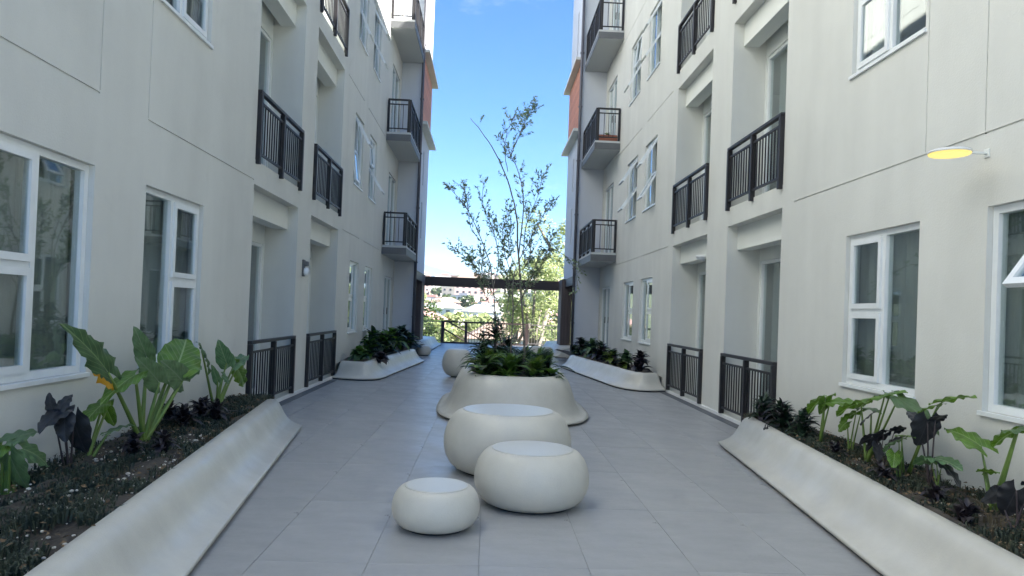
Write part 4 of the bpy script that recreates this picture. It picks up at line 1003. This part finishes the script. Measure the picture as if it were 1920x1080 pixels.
def bg_tree(x, y, H, Rr, mt, seed, label, n=5000, ls=.12, group=None):
    key = (int(H), int(Rr*2), mt, seed)
    tm, cm = cached(('bgt', key), lambda: bg_tree_meshes(seed, H, Rr, mt, n, ls))
    E_ = empty('broadleaf_tree', (x, y, hz(y)-.2), label, 'tree', group)
    inst('trunk', tm, E_); inst('crown', cm, E_)
bg_tree(3.2, 44, 11.5, 2.5, 'yleaf', 1, 'bright yellow green tree behind the right end of the far railing', 5200, .12)
bg_tree(5.6, 50, 16.0, 3.2, 'yleaf', 2, 'tall yellow green tree rising beside the right far wing', 6500, .13)
bg_tree(2.3, 54, 13.5, 2.4, 'yleaf', 3, 'yellow green tree behind the slender courtyard tree', 4200, .12)
bg_tree(8.5, 46, 13, 3.0, 'yleaf', 4, 'yellow green tree hidden mostly by the right brown column', 8000, .14)
bg_tree(-4.4, 62, 9.0, 1.8, 'yleaf', 5, 'light green tree seen at the left end of the far railing', 5000, .14)
bg_tree(-7.0, 80, 11.0, 3.0, 'gleaf', 6, 'green tree beyond the left brown column', 5000, .2)
rnd = random.Random(21)
for i in range(34):
    y = rnd.uniform(110, 620); x = rnd.uniform(-.125, .125)*y
    H = rnd.uniform(6, 11); sd = 30+i % 5; mt = 'yleaf' if i % 3 == 0 else 'gleaf'
    key = (9, mt, sd % 3)
    tm, cm = cached(('ft', key), lambda: bg_tree_meshes(sd, 9, 3.6, mt, 1500, .5))
    E_ = empty('broadleaf_tree', (x, y, hz(y)-.3), '%s %s tree %s' % ('large' if H > 9.5 else 'small' if H < 7.5 else 'middling', 'yellow green' if mt == 'yleaf' else 'dark green', 'among the nearer houses' if y < 250 else 'in the middle of the town' if y < 430 else 'high on the far slope'), 'tree', 'far trees among the houses')
    E_.scale = (H/9,)*3; E_.rotation_euler.z = rnd.random()*6
    inst('trunk', tm, E_); inst('crown', cm, E_)

WC = {'white': (.72, .71, .68), 'cream': (.62, .56, .45), 'pink': (.58, .40, .36), 'grey': (.42, .42, .42)}
RC = {'red': (.38, .23, .20), 'grey': (.34, .35, .37), 'brown': (.27, .20, .16), 'pale': (.55, .54, .52)}
for k_, c_ in WC.items(): M['hw'+k_] = mat('house_wall_'+k_, c_, .85, var=.08, scale=.5)
for k_, c_ in RC.items(): M['hr'+k_] = mat('house_roof_'+k_, c_, .8, var=.12, scale=.6)
M['hwin'] = mat('house_window', (.05, .06, .07), .3)
def house(x, y, w, d, h, wall, roof, flat, rz, storeys, grp='houses of the town below'):
    wl, rl = wall, roof
    E_ = empty('house', (x, y, hz(y)-.5), ('%s %s storey %s with a %s %s roof %s' % (wl, ('one', 'two', 'three', 'four', 'five', 'six')[storeys-1], 'block of flats' if storeys > 3 else 'house', rl, 'flat' if flat else 'pitched', 'in the nearer streets' if y < 250 else ('in mid town' if y < 480 else 'high on the slope'))), 'house', grp, rz)
    bm = bmesh.new(); box(bm, -w/2, w/2, -d/2, d/2, -3, h); obj('wall', bm, 'hw'+wall, E_)
    bm = bmesh.new()
    if flat:
        box(bm, -w/2-.2, w/2+.2, -d/2-.2, d/2+.2, h+.002, h+.35); box(bm, -w*.2, w*.15, -d*.2, d*.2, h+.352, h+1.6)
    else:
        e = .6; rh = w*.22
        p = [(-w/2-e, -d/2-e, h), (w/2+e, -d/2-e, h), (w/2+e, d/2+e, h), (-w/2-e, d/2+e, h), (-w*.2, 0, h+rh), (w*.2, 0, h+rh)]
        v = [bm.verts.new(q) for q in p]
        for f in ((0, 1, 5, 4), (1, 2, 5), (2, 3, 4, 5), (3, 0, 4), (3, 2, 1, 0)): bm.faces.new([v[i] for i in f])
    obj('roof', bm, 'hr'+roof, E_)
    nc = max(2, int(w/3.2)); sh = h/storeys
    def wm():
        bm = bmesh.new(); box(bm, -.65, .65, -.05, .0, -.6, .6); return finish(bm, 'window', 'hwin')
    me = cached('hwinm', wm)
    if y < 520:
        for r in range(storeys):
            for c in range(nc): inst('window', me, E_, loc=(-w/2+(c+.5)*w/nc, -d/2-.002, r*sh+sh*.55))
rnd = random.Random(8); placed = []
wk, rk = list(WC), list(RC)
tries = 0
while len(placed) < 110 and tries < 6000:
    tries += 1
    y = 130+700*rnd.random(); x = rnd.uniform(-.115, .12)*y; w = rnd.uniform(8, 15); st = rnd.choice((1, 2, 2, 2, 3)) if y < 380 else rnd.choice((2, 2, 3, 4, 6))
    if y > 380: w *= 1.2
    if any(abs(x-a) < (w+b_)*.5 and abs(y-b) < 13 for a, b, b_ in placed): continue
    placed.append((x, y, w))
    flat = rnd.random() < (.25 if y < 380 else .7)
    house(x, y, w, rnd.uniform(7, 10), st*3.0, rnd.choices(wk, (5, 3, 2, 1))[0], rnd.choices(rk, (4, 3, 2, 3))[0], flat, rnd.uniform(-.4, .4), st)

# ================================================================== SMALL FIXTURES
# glowing disc on added bracket, stands in for a lamp reflection in glass
E_ = empty('reflection_disc', (3.40, 5.17, 2.81), 'glowing warm yellow disc added off the right wall for a lamp reflection', 'lamp')
em = bpy.data.materials.new('warm_glow'); em.use_nodes = True; b_ = em.node_tree.nodes['Principled BSDF']
b_.inputs['Base Color'].default_value = (.12, .09, .03, 1); b_.inputs['Emission Color'].default_value = (1, .78, .24, 1); b_.inputs['Emission Strength'].default_value = .22; M['glow'] = em
n = 40; bm = bmesh.new(); rings_mesh(bm, [[(q*cos(2*pi*j/n), q*sin(2*pi*j/n), z) for j in range(n)] for q, z in ((.120, -.016), (.138, -.012), (.143, -.004))]); obj('glow_disc', bm, 'glow', E_)
bm = bmesh.new(); rings_mesh(bm, [[(q*cos(2*pi*j/n), q*sin(2*pi*j/n), z) for j in range(n)] for q, z in ((.146, -.003), (.147, .012), (.13, .020), (.05, .024))]); obj('disc_rim', bm, 'white', E_)
bm = bmesh.new(); box(bm, .10, .280, -.010, .010, .004, .020, bev=.003); obj('bracket', bm, 'wallin', E_)
bm = bmesh.new(); box(bm, .280, .289, -.03, .03, -.02, .045, bev=.003); obj('wall_plate', bm, 'wallin', E_)
# bulkhead lamp on left pillar
E_ = empty('wall_lamp', (-3.13, 12.02, 2.10), 'small grey bulkhead wall lamp on the pillar between the left loggias', 'lamp')
bm = bmesh.new(); box(bm, .0, .03, -.06, .06, -.13, .15, bev=.008); obj('back_plate', bm, 'fascia', E_)
bm = bmesh.new(); bmesh.ops.create_uvsphere(bm, u_segments=16, v_segments=10, radius=.065, matrix=Matrix.Translation((.06, 0, -.05)) @ Matrix.Diagonal((.8, .9, 1.1, 1))); obj('lens', bm, 'upvc', E_)
bm = bmesh.new(); box(bm, .03, .09, -.05, .05, .04, .12, bev=.01); obj('hood', bm, 'fascia', E_)
# ceiling lamp in right loggia
E_ = empty('ceiling_lamp', (3.80, 12.6, 2.60), 'small white dome lamp under the beam of the farther right loggia', 'lamp')
bm = bmesh.new(); bmesh.ops.create_uvsphere(bm, u_segments=16, v_segments=8, radius=.09, matrix=Matrix.Diagonal((1, 1, .6, 1))); obj('lens', bm, 'upvc', E_)
bm = bmesh.new(); tube(bm, [(0, 0, .0), (0, 0, .05)], .1, 16); obj('base', bm, 'white', E_)
# flower boxes on a right balcony
E_ = empty('flower_box', (3.35, 20.85, 6.64), 'reddish terracotta trough on the second right balcony', 'planter')
bm = bmesh.new(); box(bm, -.28, .28, -.08, .08, .0, .2, bev=.01); obj('trough', bm, 'terra', E_)
bush('balcony_plant', (3.35, 20.85, 6.82), 'reddish plant growing in the terracotta trough on the right balcony', 30, .16, .03, ['bushpurple', 'fernb'], seed=300, stem=False)

# haze
bm = bmesh.new(); box(bm, -6500, 6500, -3200, 7300, -80, 300)
hm = bpy.data.materials.new('haze'); hm.use_nodes = True; hn = hm.node_tree; hn.nodes.remove(hn.nodes['Principled BSDF'])
pv = hn.nodes.new('ShaderNodeVolumePrincipled'); pv.inputs['Color'].default_value = (.72, .86, 1, 1); pv.inputs['Density'].default_value = .00012
hn.links.new(pv.outputs[0], hn.nodes['Material Output'].inputs['Volume'])
M['haze'] = hm
tag(obj('haze', bm, 'haze'), kind='stuff')
